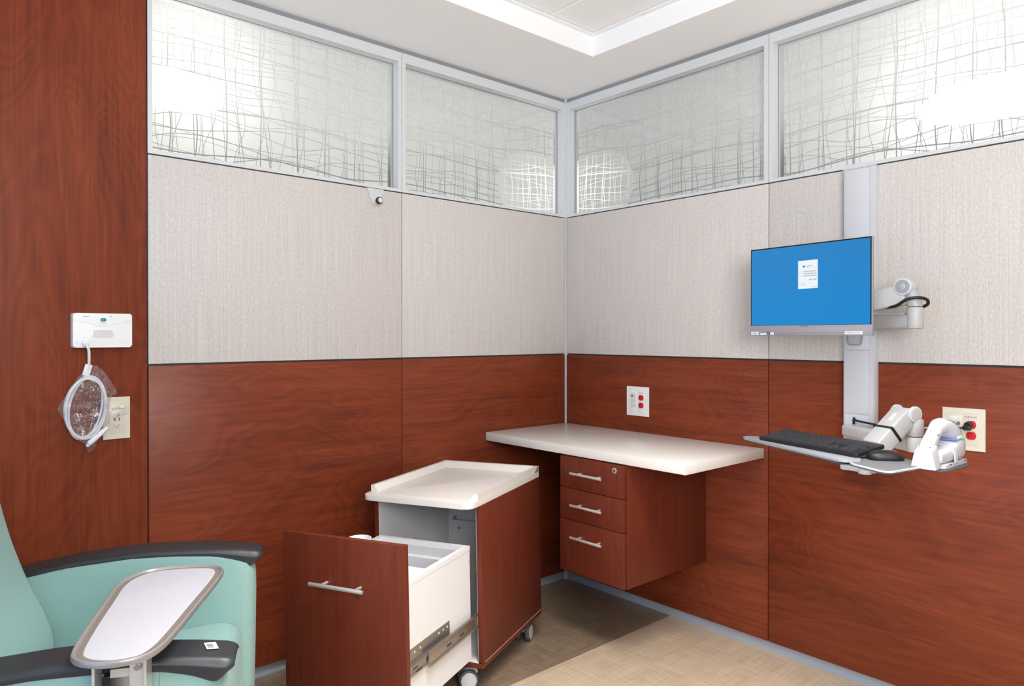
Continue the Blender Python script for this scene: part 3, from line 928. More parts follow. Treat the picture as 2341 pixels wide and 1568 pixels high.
text('lettering', 'Provider', .0042, INKB, nc, Matrix.Translation((0, .0215, .0363)), shear=.2, squash=1.2)
bm = nbm(); add_cyl(bm, (.021, .0405, .0360), (.021, .0405, .0365), .0012, 8); add_box(bm, (.0185, .0412, .0361), (.0235, .0418, .0364)); obj('microphone_mark', bm, INKB, nc, False)

# coiled cord in its bag : everything about 3 to 5 cm off the tall panel
cord = thing('coiled_cable', 'white call cord hanging coiled in a plastic bag from the call station', 'cable', Matrix.Translation((-1.995, -.03, .96)))
cordM = Matrix.Translation((-1.995, -.03, .96)).inverted()
def cobj(name, bm, mat, parent=cord):
    bmesh.ops.transform(bm, matrix=cordM, verts=bm.verts)
    return obj(name, bm, mat, parent)
bm = nbm()
add_tube(bm, catmull([(-2.0225, -.050, 1.1545), (-2.021, -.056, 1.147), (-2.017, -.056, 1.135), (-2.0155, -.052, 1.112), (-2.0150, -.046, 1.093), (-2.0185, -.044, 1.078)], 5), .0038, 12)
cobj('lead', bm, CABLEW)
bm = nbm()
Mx = basis((-2.0185, -.043, 1.0776), (.966, 0, -.26), (.26, 0, .966), (0, -1, 0))
add_box(bm, (-.0095, -.017, -.004), (.0095, .017, .004), .002, 3, M=Mx); cobj('strain_relief', bm, CABLEW)
ELC = V((-2.0205, 0, .968))
bm = nbm()
turns = 4; pts = []
for i in range(turns * 40 + 26):
    a = PI / 2 + .35 - 2 * PI * i / 40
    k = i / 40
    rx = .0465 + .0055 * math.sin(k * 1.9 + .5); rz = .0885 + .004 * math.cos(k * 2.3)
    ex, ez = rx * math.cos(a), rz * math.sin(a)
    tl = math.radians(-6 + 2.5 * math.sin(k * 2.1))
    pts.append((ELC.x + ex * math.cos(tl) - ez * math.sin(tl), -.034 - .0085 * math.sin(k * 1.37 + .3) - .006 * math.sin(a * 1.0), ELC.z + ex * math.sin(tl) + ez * math.cos(tl)))
add_tube(bm, pts, .0032, 8); cobj('coil', bm, CABLEW)
bm = nbm(); add_tube(bm, [(-2.017, -.050, .8645), (-2.014, -.050, .867), (-1.980, -.047, .897), (-1.967, -.045, .908)], [.006, .008, .0075, .0045], 14); pg = cobj('plug', bm, CABLEW)
bm = nbm(); add_box(bm, (-2.024, -.055, .857), (-2.014, -.045, .866), .002); cobj('plug_tip', bm, WPLAS, pg)
# plastic bag: two crumpled sheets meeting at the outline
bag_px = [(440, 660), (490, 650), (540, 690), (585, 740), (632, 812), (675, 880), (662, 900), (690, 935), (640, 950), (625, 1020), (622, 1120), (620, 1200), (560, 1290), (500, 1360), (470, 1400), (472, 1450), (420, 1490), (400, 1440), (385, 1400), (310, 1345), (240, 1270), (190, 1170), (155, 1100), (125, 1050), (165, 985), (205, 930), (265, 835), (330, 745), (385, 715), (430, 700)]
def bagpt(zx, zy):
    px = 100 + zx / 4.127; py = 680 + zy / 4.127
    return (-2.0920 + (px - 131) * .001104, .9687 - (py - 935) * .00125)
bpoly = [bagpt(*q) for q in bag_px]
def inside(p, poly):
    c = False; n = len(poly)
    for i in range(n):
        (x1, y1), (x2, y2) = poly[i], poly[i - 1]
        if (y1 > p[1]) != (y2 > p[1]) and p[0] < (x2 - x1) * (p[1] - y1) / (y2 - y1) + x1:
            c = not c
    return c
def edist(p, poly):
    b = 9
    for i in range(len(poly)):
        a = V(poly[i]); c = V(poly[i - 1]); d = c - a
        t = max(0, min(1, (V(p) - a).dot(d) / max(1e-9, d.dot(d))))
        b = min(b, (V(p) - a - d * t).length)
    return b
bg = thing('plastic_bag', 'clear crumpled plastic bag wrapped around the coiled white cord', 'bag', Matrix.Translation((-2.0, -.035, .96)))
bgM = Matrix.Translation((-2.0, -.035, .96)).inverted()
for sgn in (-1, 1):
    bm = nbm()
    ov = [bm.verts.new((a, -.037, b)) for a, b in bpoly]
    bm.faces.new(ov)
    bmesh.ops.triangulate(bm, faces=bm.faces)
    for it in range(4):
        bmesh.ops.subdivide_edges(bm, edges=[e for e in bm.edges if e.calc_length() > .009], cuts=1)
        bmesh.ops.triangulate(bm, faces=[f for f in bm.faces if len(f.verts) > 3])
    bmesh.ops.beautify_fill(bm, faces=bm.faces, edges=bm.edges)
    for v in bm.verts:
        e = edist((v.co.x, v.co.z), bpoly)
        hgt = .020 * (1 - math.exp(-e / .012))
        cr = mnoise.noise(V((v.co.x * 38, v.co.z * 30, 3.0 * sgn))) * .009 + mnoise.noise(V((v.co.x * 90, v.co.z * 80, 7.0))) * .003
        v.co.y = -.041 + sgn * (hgt * .85) + (cr if e > .001 else cr * .4)
        v.co.y = max(-.075, min(-.0105, v.co.y))
    bmesh.ops.transform(bm, matrix=bgM, verts=bm.verts)
    o = obj('bag_sheet', bm, BAG, bg)
    for p in o.data.polygons:
        p.use_smooth = (int(p.index * 7919) % 3 != 0)
bm = nbm()
strap = [bagpt(*q) for q in ((612, 1075), (740, 1065), (790, 1050), (845, 1100), (800, 1140), (735, 1130), (612, 1180))]
sv = [bm.verts.new((a, -.040 + .006 * math.sin(k * 2.1), b)) for k, (a, b) in enumerate(strap)]
bm.faces.new(sv); bmesh.ops.triangulate(bm, faces=bm.faces)
bmesh.ops.transform(bm, matrix=bgM, verts=bm.verts); obj('bag_tail', bm, BAG, bg, False)

# ------------------------------------------------------------------ coat hook under the first window
hk = thing('coat_hook', 'silver coat hook with round black-rimmed knob below the left window', 'hook', Matrix.Translation((-1.047, -.0002, 1.74)) @ XLW)
bm = nbm()
add_prism(bm, rpoly([(-.036, .0), (.038, .0), (.036, -.012), (.013, -.056), (.0, -.0635), (-.012, -.056)], [0, 0, .006, .012, .012, .012], 5), .0005, .0035, .0008, 2)
obj('bracket', bm, ALU, hk)
bm = nbm(); add_cyl(bm, (.0015, -.050, .0035), (.0015, -.050, .026), .0085, 20); st = obj('stem', bm, ALU, hk)
bm = nbm(); add_cyl(bm, (.0015, -.050, .024), (.0015, -.050, .040), .0135, 30, .003); kn = obj('knob', bm, BLACK, hk); plabel(kn, 'black knob with pale cap')
bm = nbm(); add_cyl(bm, (.0015, -.050, .0398), (.0015, -.050, .0412), .0100, 28, .0006); obj('knob_cap', bm, ALU, kn)

# ------------------------------------------------------------------ wall-mounted workstation
ws = thing('workstation_mount', 'white wall track with folding arms for the monitor and keyboard tray', 'mount', Matrix.Translation((0, -1.385, .74)))
wsM = Matrix.Translation((0, -1.385, .74)).inverted()
def wobj(name, bm, mat, parent=ws, smooth=True):
    bmesh.ops.transform(bm, matrix=wsM, verts=bm.verts)
    return obj(name, bm, mat, parent, smooth)
YA, YBt = -1.4361, -1.3345
bm = nbm()
secpts = [(-.0005, YA), (-.028, YA), (-.0335, YA + .003), (-.0335, YA + .016), (-.0315, YA + .018), (-.0315, YBt - .010), (-.0335, YBt - .008), (-.0315, YBt - .002), (-.0005, YBt)]
add_prism(bm, secpts, .728, 1.731); wobj('track', bm, WPLAS, ws)
bm = nbm()
add_box(bm, (-.034, YA + .017, .915), (-.0312, YBt - .009, 1.127), .0008); add_box(bm, (-.034, YA + .017, 1.128), (-.0312, YBt - .009, 1.728), .0008); add_box(bm, (-.034, YA + .017, .735), (-.0312, YBt - .009, .914), .0008)
wobj('track_cover', bm, WPLAS, ws)
bm = nbm(); add_prism(bm, [(-.036, YA - .001), (-.001, YA - .001), (-.001, YBt + .001), (-.036, YBt + .001)], 1.731, 1.737, .002, 2); wobj('end_cap', bm, WPLAS, ws)
bm = nbm(); add_prism(bm, rpoly([(-.045, YA - .004), (-.001, YA - .004), (-.001, YBt + .006), (-.045, YBt + .006)], .008), .726, .742, .004, 2); wobj('end_cap', bm, WPLAS, ws)
bm = nbm(); add_prism(bm, rpoly([(YBt - .018, 1.143), (YA + .040, 1.143), (YA + .034, 1.19), (YBt - .014, 1.19)], .010, 6), .0315, .040, .002, 2, M=basis((0, 0, 0), (0, 1, 0), (0, 0, 1), (-1, 0, 0))); cs = wobj('cable_port', bm, GREYP, ws)
bm = nbm(); add_prism(bm, rpoly([(YBt - .022, 1.148), (YA + .045, 1.148), (YA + .04, 1.2), (YBt - .02, 1.2)], .009, 6), .0400, .0415, M=basis((0, 0, 0), (0, 1, 0), (0, 0, 1), (-1, 0, 0))); wobj('port_cover', bm, LTGREY, cs)

def beam(bm, a, b, w, z0, z1, bev=.006):
    """horizontal box beam from a to b (xy)"""
    a = V((a[0], a[1], 0)); b = V((b[0], b[1], 0)); d = (b - a); L = d.length; d.normalize()
    M = basis((a.x, a.y, 0), d, (-d.y, d.x, 0), (0, 0, 1))
    add_box(bm, (0, -w / 2, z0), (L, w / 2, z1), bev, 3, M=M)
def link(bm, a, b, w, t, bev=.008):
    """sloping box from a to b; w = horizontal width, t = thickness"""
    a = V(a); b = V(b); d = (b - a); L = d.length; d.normalize(); s = V((-d.y, d.x, 0)).normalized(); n = d.cross(s)
    add_box(bm, (-.0, -w / 2, -t / 2), (L, w / 2, t / 2), bev, 3, M=basis(a, d, s, n))

# monitor arm
EM = (-.150, -1.598)
bm = nbm(); beam(bm, (-.03, -1.40), EM, .046, 1.196, 1.240, .010)
add_cyl(bm, (EM[0], EM[1], 1.196), (EM[0], EM[1], 1.262), .023, 28, .006); ma = wobj('monitor_arm', bm, LTGREY, ws)
bm = nbm(); beam(bm, (-.045, -1.425), (-.135, -1.572), .034, 1.2395, 1.244, .001); wobj('arm_cover', bm, WPLAS, ma)
HM = V((-.155, -1.575, 1.322))
bm = nbm(); add_loft(bm, [[(EM[0] + .022 * math.cos(2 * PI * k / 24), EM[1] + .022 * math.sin(2 * PI * k / 24), 1.263) for k in range(24)], [(EM[0] + .022 * math.cos(2 * PI * k / 24), EM[1] + .004 + .020 * math.sin(2 * PI * k / 24), 1.292) for k in range(24)], [(HM.x + .018 * math.cos(2 * PI * k / 24), HM.y - .004 + .014 * math.sin(2 * PI * k / 24), 1.325) for k in range(24)]])
wobj('elbow', bm, LTGREY, ma)
bm = nbm()
link(bm, (HM.x, HM.y - .002, HM.z - .022), (-.165, -1.335, 1.256), .052, .062, .008)
spr = wobj('spring_arm', bm, LTGREY, ma)
bm = nbm(); add_cyl(bm, (HM.x + .03, HM.y, HM.z), (HM.x - .03, HM.y, HM.z), .0255, 32, .002); hg = wobj('hinge', bm, WPLAS, spr)
bm = nbm(); add_cyl(bm, (HM.x - .0295, HM.y, HM.z), (HM.x - .0312, HM.y, HM.z), .0205, 32, .0008); hc = wobj('hinge_cap', bm, GREYP, spr)
bm = nbm(); add_cyl(bm, (HM.x - .031, HM.y, HM.z), (HM.x - .0325, HM.y, HM.z), .0085, 24, .0008); wobj('hinge_bolt', bm, STEEL, spr)
bm = nbm(); add_box(bm, (-.19, -1.345, 1.25), (-.14, -1.29, 1.35), .008); add_box(bm, (-.203, -1.352, 1.27), (-.188, -1.25, 1.37), .004); wobj('tilt_head', bm, LTGREY, ma)
bm = nbm(); add_tube(bm, catmull([(-.16, -1.50, 1.262), (-.175, -1.535, 1.262), (-.185, -1.56, 1.266), (-.19, -1.59, 1.283), (-.18, -1.617, 1.288), (-.155, -1.632, 1.282), (-.14, -1.628, 1.268), (-.13, -1.60, 1.258)], 6), .0048, 10)
plabel(wobj('cable', bm, BLACK, ma), 'black cable loop at the elbow')

# keyboard arm
EK = (-.235, -1.628)
bm = nbm(); beam(bm, (-.045, -1.355), EK, .046, .842, .880, .008)
add_cyl(bm, (EK[0], EK[1], .842), (EK[0], EK[1], .885), .024, 28, .004); ka = wobj('keyboard_arm', bm, WPLAS, ws)
HK = V((-.242, -1.606, .952))
bm = nbm(); add_cyl(bm, (EK[0], EK[1], .886), (EK[0], EK[1], .938), .0225, 28, .006); wobj('elbow', bm, LTGREY, ka)
bm = nbm(); link(bm, (HK.x, HK.y, HK.z), (-.345, -1.560, .856), .060, .052, .005); ks = wobj('spring_arm', bm, LTGREY, ka)
d_ = (V((-.345, -1.560, .856)) - HK).normalized(); s_ = V((-d_.y, d_.x, 0)).normalized(); n_ = d_.cross(s_)
for sg in (-1, 1):
    bm = nbm(); add_cyl(bm, HK + s_ * sg * .026, HK + s_ * sg * .036, .0225, 30, .002); wobj('hinge', bm, WPLAS, ks)
    bm = nbm(); add_cyl(bm, HK + s_ * sg * .0355, HK + s_ * sg * .0372, .0175, 30, .0006); wobj('hinge_cap', bm, LTGREY, ks)
nrm = n_ if n_.z > 0 else -n_
bm = nbm(); add_box(bm, (.026, -.008, .0248), (.058, .008, .0264), .006, 3, M=basis(HK, d_, s_, nrm)); wobj('badge', bm, WPLAS, ks)
bm = nbm(); add_box(bm, (.080, -.0315, -.0265), (.090, .0315, .0265), .002, 2, M=basis(HK, d_, s_, nrm)); plabel(wobj('strap', bm, BLACK, ks), 'black strap around the arm')
bm = nbm(); add_tube(bm, catmull([(-.037, -1.372, .882), (-.044, -1.376, .902), (-.050, -1.384, .896), (-.05, -1.41, .892), (-.048, -1.44, .888), (-.047, -1.47, .884)], 5), .0035, 8)
plabel(wobj('cable', bm, BLACK, ka), 'black cable by the track')
bm = nbm(); add_cyl(bm, (-.075, -1.425, .728), (-.075, -1.425, .742), .022, 24, .003); wobj('foot_knob', bm, WPLAS, ws)

# keyboard tray platform
KA = math.radians(-107.3)
ku = V((math.cos(KA), math.sin(KA), 0)); kn_ = V((-math.sin(KA), math.cos(KA), 0)); KO = V((-.397, -1.419, 0))
KM = basis(KO, ku, kn_, (0, 0, 1))
def kprism(bm, pts, z0, z1, r=.0, bev=.0, seg=2, top=False):
    add_prism(bm, rpoly(pts, r, 5) if r else pts, z0, z1, bev, seg, M=KM, only_top=top)
bm = nbm(); kprism(bm, [(-.262, -.042), (.17, -.108), (.196, -.060), (.185, .06), (-.20, .06), (-.255, .0)], .8385, .8425, .01, .001)
kt = wobj('keyboard_tray', bm, WPLAS, ws)
bm = nbm(); kprism(bm, [(-.266, -.044), (.195, -.118), (.214, -.070), (.165, -.028), (-.225, .012), (-.262, -.008)], .8428, .8480, [.012, .02, .02, .008, .008, .012], .003, 3, True); plabel(wobj('palm_rest', bm, GREYP, kt), 'grey padded palm rest')
bm = nbm(); kprism(bm, [(-.262, -.041), (.194, -.114), (.21, -.07), (.16, -.03), (-.25, .0)], .8355, .8384, .01); wobj('tray_underside', bm, DKGREY, kt)
bm = nbm(); kprism(bm, [(.150, -.05), (.205, -.108), (.323, -.129), (.333, -.110), (.318, .02), (.29, .10), (.16, .09)], .8395, .8430, [.01, .02, .014, .014, .01, .02, .02], .001); mp_ = wobj('mouse_platform', bm, WPLAS, kt)
bm = nbm(); kprism(bm, [(.156, -.045), (.209, -.103), (.318, -.122), (.326, -.106), (.311, .02), (.285, .094), (.166, .084)], .8431, .8440, [.01, .02, .012, .012, .01, .02, .02], 0); wobj('mouse_pad', bm, PAD, mp_)
bm = nbm(); kprism(bm, [(.150, -.05), (.206, -.109), (.324, -.130), (.334, -.110), (.319, .02), (.29, .10), (.16, .09)], .8365, .8394, [.01, .02, .014, .014, .01, .02, .02], 0); wobj('platform_underside', bm, DKGREY, mp_)
bm = nbm(); kprism(bm, [(.25, .03), (.325, .030), (.360, .044), (.338, .165), (.310, .215), (.24, .19)], .8335, .8364, [.01, .01, .02, .02, .02, .02], 0); wobj('scanner_shelf', bm, DKGREY, kt)
bm = nbm(); add_box(bm, (-.375, -1.585, .826), (-.315, -1.515, .8365), .004); wobj('tray_bracket', bm, LTGREY, kt)

# keyboard
kb = thing('keyboard', 'black full-size keyboard on the wall-mounted tray', 'keyboard', basis(V((-.397, -1.419, .8722)), ku, (kn_ * math.cos(math.radians(9.5)) + V((0, 0, math.sin(math.radians(9.5))))), (ku.cross(kn_ * math.cos(math.radians(9.5)) + V((0, 0, math.sin(math.radians(9.5))))))))
KW, KD = .362, .112
bm = nbm(); add_prism(bm, rpoly([(-KW / 2, -KD / 2), (KW / 2, -KD / 2), (KW / 2, KD / 2), (-KW / 2, KD / 2)], .006, 4), -.0145, -.0045, .002, 2); obj('case', bm, BLACK, kb)
kproto = {}
def key(w, d):
    k = (round(w, 5), round(d, 5))
    if k not in kproto:
        bm = nbm()
        add_loft(bm, [[(a, b, 0) for a, b in rr_ring(0, 0, w / 2, d / 2, .0012, 2)], [(a, b + .0003, .0036) for a, b in rr_ring(0, 0, w / 2 - .0014, d / 2 - .0012, .0014, 2)]])
        o = obj('key', bm, KEYC, kb); kproto[k] = o.data
        return o
    o = bpy.data.objects.new('key', kproto[k]); C.objects.link(o); o.parent = kb
    return o
U = .0152
rows = [(.0425, [1, -.5, 1, 1, 1, 1, -.3, 1, 1, 1, 1, -.3, 1, 1, 1, 1], .75),
        (.0265, [1] * 13 + [2], 1), (.0110, [1.5] + [1] * 12 + [1.5], 1), (-.0045, [1.75] + [1] * 11 + [2.25], 1), (-.0200, [2.25] + [1] * 10 + [2.75], 1), (-.0355, [1.25, 1.25, 1.25, 6.25, 1.25, 1.25, 1.25, 1.25], 1)]
nkeys = 0
for y, ks_, dd in rows:
    x = -KW / 2 + .008
    for w in ks_:
        if w < 0:
            x += -w * U; continue
        k = key(w * U - .0012, (.0152 * dd) - .0008); k.location = (x + w * U / 2, y - .002, -.0046); x += w * U
        nkeys += 1
x0 = -KW / 2 + .008 + 15.35 * U
for y in (.0265, .0110):
    for c in range(3):
        k = key(U - .0012, U - .0008); k.location = (x0 + (c + .5) * U, y - .002, -.0046)
k = key(U - .0012, U - .0008); k.location = (x0 + 1.5 * U, -.0220, -.0046)
for c in range(3):
    k = key(U - .0012, U - .0008); k.location = (x0 + (c + .5) * U, -.0375, -.0046)
x1 = x0 + 3.4 * U
for r_, y in enumerate((.0265, .0110, -.0045, -.0200)):
    for c in range(4):
        if c == 3 and r_ in (1, 3):
            continue
        k = key(U * .95 - .0012, U - .0008); k.location = (x1 + (c + .5) * U * .95, y - .002, -.0046)
k = key(2 * U * .95 - .0012, U - .0008); k.location = (x1 + U * .95, -.0375, -.0046)
k = key(U * .95 - .0012, U - .0008); k.location = (x1 + 2.5 * U * .95, -.0375, -.0046)

# mouse
ms = thing('computer_mouse', 'black computer mouse on the grey pad beside the scanner', 'mouse', KM @ Matrix.Translation((.213, .016, .8442)) @ Matrix.Rotation(math.radians(-38), 4, 'Z'))
bm = nbm()
rings = []
n = 18
for i in range(n + 1):
    t = -1 + 2 * i / n
    w = .025 * math.sqrt(max(0.0, 1 - abs(t) ** 3.2)) * (1 - .08 * t) + .0006
    h = .0225 * max(.02, (1 - abs(t + .12 if t < 0 else t - .0) ** 2.6)) ** .62
    if abs(t) > .999:
        h = .006
    ring = []
    for k in range(17):
        a = PI * k / 16
        ring.append((w * math.cos(a), t * .047, .003 + h * math.sin(a) ** .72 * 1.0))
    ring += [(-w * .94, t * .046, .0), (w * .94, t * .046, .0)]
    rings.append(ring)
add_loft(bm, rings); obj('shell', bm, BLACK, ms)
bm = nbm(); add_cyl(bm, (-.004, .022, .0185), (.004, .022, .0185), .0068, 20, .001); obj('scroll_wheel', bm, DKGREY, ms)
bm = nbm(); add_tube(bm, catmull([(.0, .044, .006), (.006, .062, .004), (.02, .075, .003), (.034, .08, .003)], 5), .0016, 8); obj('cable', bm, BLACK, ms)

# barcode scanner lying in its charging cradle
# local frame: x from the butt to the nose, y to the left of it, z up
SP = KM @ V((.325, .011, .8366))
sx_ = (ku * -.264 + kn_ * .964).normalized(); sy_ = V((-sx_.y, sx_.x, 0))
SM = basis(SP, sx_, sy_, (0, 0, 1))
def sec(x, zc, hy, hz, p=3.0, tilt=0.0, n=28, yc=0.0):
    """superellipse cross-section across y, in a plane tilted about y"""
    o = []
    for k in range(n):
        q = 2 * PI * k / n; ca, sa = math.cos(q), math.sin(q)
        a = hy * math.copysign(abs(ca) ** (2 / p), ca); b = hz * math.copysign(abs(sa) ** (2 / p), sa)
        o.append((x - b * math.sin(tilt), yc + a, zc + b * math.cos(tilt)))
    return o
cr = thing('scanner_cradle', 'white charging cradle under the barcode scanner, on the dark shelf by the mouse', 'cradle', SM)
bm = nbm(); add_prism(bm, rpoly([(.045, -.036), (.198, -.036), (.198, .036), (.045, .036)], .006, 4), .0004, .011, .002, 2); bp_ = obj('base_plate', bm, WPLAS, cr)
for x in (.07, .172):
    bm = nbm(); add_box(bm, (x, -.0365, .008), (x + .0145, -.0355, .0105)); obj('screw_slot', bm, INK, bp_, False)
bm = nbm()
add_loft(bm, [sec(.036, .028, .026, .015, 4), sec(.04, .028, .030, .0165, 4), (sec(.09, .030, .033, .0185, 4)), sec(.125, .036, .036, .024, 4), sec(.15, .043, .038, .031, 4), sec(.175, .045, .037, .033, 4), sec(.192, .043, .033, .030, 4), sec(.198, .041, .027, .024, 4)])
obj('cradle_body', bm, WPLAS, cr)
bm = nbm()
arc = []
for k in range(17):
    a = PI * k / 16
    arc.append((.040 * math.cos(a) * (1 if abs(math.cos(a)) < .97 else 1), .012 + .044 * math.sin(a) ** .5))
pr_ = [(p, q) for p, q in arc] + [(p * .93, q - .0025) for p, q in arc[::-1]]
add_loft(bm, [[(.100, p, q) for p, q in pr_], [(.116, p, q) for p, q in pr_]]); obj('retaining_band', bm, WPLAS, cr)

sc_ = thing('barcode_scanner', 'white handheld barcode scanner with green light resting in its cradle', 'scanner', SM)
bm = nbm()
add_loft(bm, [
    [(.000, y, z) for y, z in rpoly([(-.030, .002), (.030, .002), (.019, .052), (-.019, .052)], [.003, .003, .008, .008], 6)],
    [(.018, y, z) for y, z in rpoly([(-.030, .001), (.030, .001), (.021, .060), (-.021, .060)], [.003, .003, .010, .010], 6)],
    [(.034, y, z) for y, z in rpoly([(-.028, .012), (.028, .012), (.019, .066), (-.019, .066)], [.006, .006, .012, .012], 6)]])
gun = obj('handle_butt', bm, WPLAS, sc_)
bm = nbm()
T_ = math.radians(38)
add_loft(bm, [sec(.012, .046, .0165, .012, 2.6, T_), sec(.030, .060, .0175, .0155, 2.5, T_), sec(.055, .078, .017, .0150, 2.4, T_), sec(.080, .096, .0175, .0165, 2.3, T_ * .95),
              sec(.103, .103, .0215, .0190, 2.3, T_ * .6), sec(.125, .099, .0265, .0235, 2.3, .05), sec(.146, .090, .0300, .0270, 2.3, -.35), sec(.166, .076, .0310, .0250, 2.4, -.75), sec(.182, .060, .0300, .0200, 2.5, -1.1), sec(.186, .054, .027, .015, 2.5, -1.2)])
body = obj('gun_body', bm, WPLAS, sc_)
bm = nbm()
add_tube(bm, catmull([(.112, -.0125, .1195), (.128, -.020, .1165), (.148, -.0265, .1045), (.168, -.0297, .0865), (.181, -.0298, .0680)], 6), .0011, 6); obj('blue_line', bm, BLUEL, body)
bm = nbm()
add_loft(bm, [sec(.125, .0665, .0335, .0016, 3), sec(.150, .0675, .0375, .0016, 3), sec(.178, .0672, .0365, .0016, 3), sec(.190, .066, .030, .0014, 3)]); obj('collar', bm, BLUEL, body)
bm = nbm(); add_tube(bm, [(.165, -.0368, .0685), (.176, -.0366, .0695), (.184, -.0345, .0700), (.188, -.0315, .0700)], .0021, 8); plabel(obj('status_light', bm, GLOWG, body), 'green status light')
bm = nbm(); add_box(bm, (.128, -.0362, .0695), (.160, -.0350, .0775), .0004); plabel(obj('sticker', bm, STICK, body), 'small white bar-code sticker')
text('lettering', '158442', .0085, INK, gun, basis((.010, .0, .0578), (0, -1, 0), (.93, 0, .36), (-.36, 0, .93)), squash=1.15)
text('lettering', '158442', .0085, INK, body, basis((.050, -.0085, .0888), (.0, -1, -.42), (.78, 0, .62), (-.6, -.35, .7)), squash=1.0)

# monitor on the arm
MA = math.radians(-97.2)
mu = V((math.cos(MA), math.sin(MA), 0)); mback = V((-math.sin(MA), math.cos(MA), 0))
MW, MH = .43, .297
mo = thing('monitor', 'silver-edged computer monitor with blue screen on the wall arm', 'monitor', basis((-.223, -1.302, 1.325), mu, mback, (0, 0, 1)))
bm = nbm(); add_box(bm, (-MW / 2, .001, -MH / 2), (MW / 2, .011, MH / 2), .0015); obj('housing', bm, SILVER, mo)
bm = nbm(); add_box(bm, (-MW / 2 + .03, .011, -MH / 2 + .04), (MW / 2 - .03, .024, MH / 2 - .03), .006); obj('rear_cover', bm, SILVER, mo)
BB = -MH / 2 + .0335
bm = nbm(); add_box(bm, (-MW / 2 + .0005, -.0005, BB), (MW / 2 - .0025, .0012, MH / 2 - .0005)); obj('bezel', bm, BEZEL, mo, False)
bm = nbm(); add_box(bm, (-MW / 2 + .004, -.0012, BB + .001), (MW / 2 - .0055, -.0004, MH / 2 - .0045)); scr = obj('screen', bm, SCREEN, mo, False)
plabel(scr, 'bright blue screen with a small white log-in box')
bm = nbm(); add_box(bm, (-MW / 2, -.002, -MH / 2), (MW / 2, .004, BB), .001); ch_ = obj('chin', bm, SILVER, mo)
bm = nbm(); add_box(bm, (-MW / 2 + .012, -.0026, -MH / 2 + .008), (MW / 2 - .012, -.0018, BB - .007), .0003); obj('speaker_strip', bm, plain('speaker_mesh', (158, 154, 162), .6, .1, bump=.5, bscale=1500), ch_)
MX = basis((0, 0, 0), (1, 0, 0), (0, 0, 1), (0, -1, 0))
def mt(body_, size, x, z, mat, par, d=-.0021, al='CENTER', sq=1.0):
    return text('lettering', body_, size, mat, par, Matrix.Translation((x, d, z)) @ MX, al, sq)
mt('ELITEONE', .0042, -.008, BB - .0035, INK, ch_, sq=1.6)
def sticker(x0, x1, z0, z1, mat=STICK):
    bm = nbm(); add_box(bm, (x0, -.0032, z0), (x1, -.0020, z1)); return obj('sticker', bm, mat, ch_, False)
s0 = -MH / 2
k_ = sticker(-.211, -.182, s0 + .002, s0 + .0125); mt('158442', .0068, -.1965, s0 + .0072, INK, k_, -.0034)
k_ = sticker(-.175, -.151, s0 + .002, s0 + .0095); bm = nbm(); add_box(bm, (-.175, -.0034, s0 + .0068), (-.151, -.0031, s0 + .0095)); obj('blue_stripe', bm, plain('sticker_blue', (120, 180, 224), .5), k_, False)
k_ = sticker(-.147, -.137, s0 + .002, s0 + .0125, plain('sticker_dark', (70, 70, 80), .5)); bm = nbm(); add_prism(bm, [(-.1455, s0 + .006), (-.1435, s0 + .0035), (-.1385, s0 + .0105), (-.1435, s0 + .0065)], .0031, .0034, M=MX); obj('tick_mark', bm, STICK, k_, False)
k_ = sticker(-.134, -.122, s0 + .002, s0 + .0110); mt('ei', .0065, -.128, s0 + .0062, plain('sticker_green', (70, 150, 140), .5), k_, -.0034)
k_ = sticker(.130, .187, s0 + .004, s0 + .0125); mt('POWER BUTTON \u2193', .0062, .1585, s0 + .0082, INK, k_, -.0034)
# log-in box on the screen
bm = nbm(); add_box(bm, (-.0305, -.0016, .003), (.0390, -.00115, .094)); dg = obj('login_box', bm, DIALOG, scr, False)
def dbox(x0, x1, z0, z1, mat, nm='field'):
    bm = nbm(); add_box(bm, (x0, -.0019, z0), (x1, -.00155, z1)); return obj(nm, bm, mat, dg, False)
bm = nbm(); add_cyl(bm, (-.0105, -.00155, .0745), (-.0105, -.0019, .0745), .0034, 20); obj('round_logo', bm, DBLUE, dg)
mt('ENGLEWOOD', .0044, .0075, .0755, DTEXT, dg, -.0017, 'CENTER', 1.05); mt('HEALTH', .0022, .0075, .0715, DTEXT, dg, -.0017, 'CENTER', 1.6)
mt('Log On', .0028, .031, .0695, DTEXT, dg, -.0017)
for z, s_t in ((.0580, 'User name'), (.0510, 'Password'), (.0440, 'Domain')):
    mt(s_t, .0026, -.0275, z, DTEXT, dg, -.0017, 'LEFT'); dbox(-.0115, .0355, z - .0021, z + .0021, DFIELD)
dbox(.008, .020, .0285, .0335, DFIELD, 'button'); dbox(.0235, .0355, .0285, .0335, DFIELD, 'button')
mt('OK', .0026, .014, .031, DTEXT, dg, -.0019); mt('Cancel', .0026, .0295, .031, DTEXT, dg, -.0019)
mt('Forgot your user name?', .0024, -.0275, .0205, DTEXT, dg, -.0017, 'LEFT'); mt('Options   Help   About', .0024, -.0275, .0150, DTEXT, dg, -.0017, 'LEFT')
mt('Shut down   Restart', .0024, .036, .0075, DTEXT, dg, -.0017, 'RIGHT')

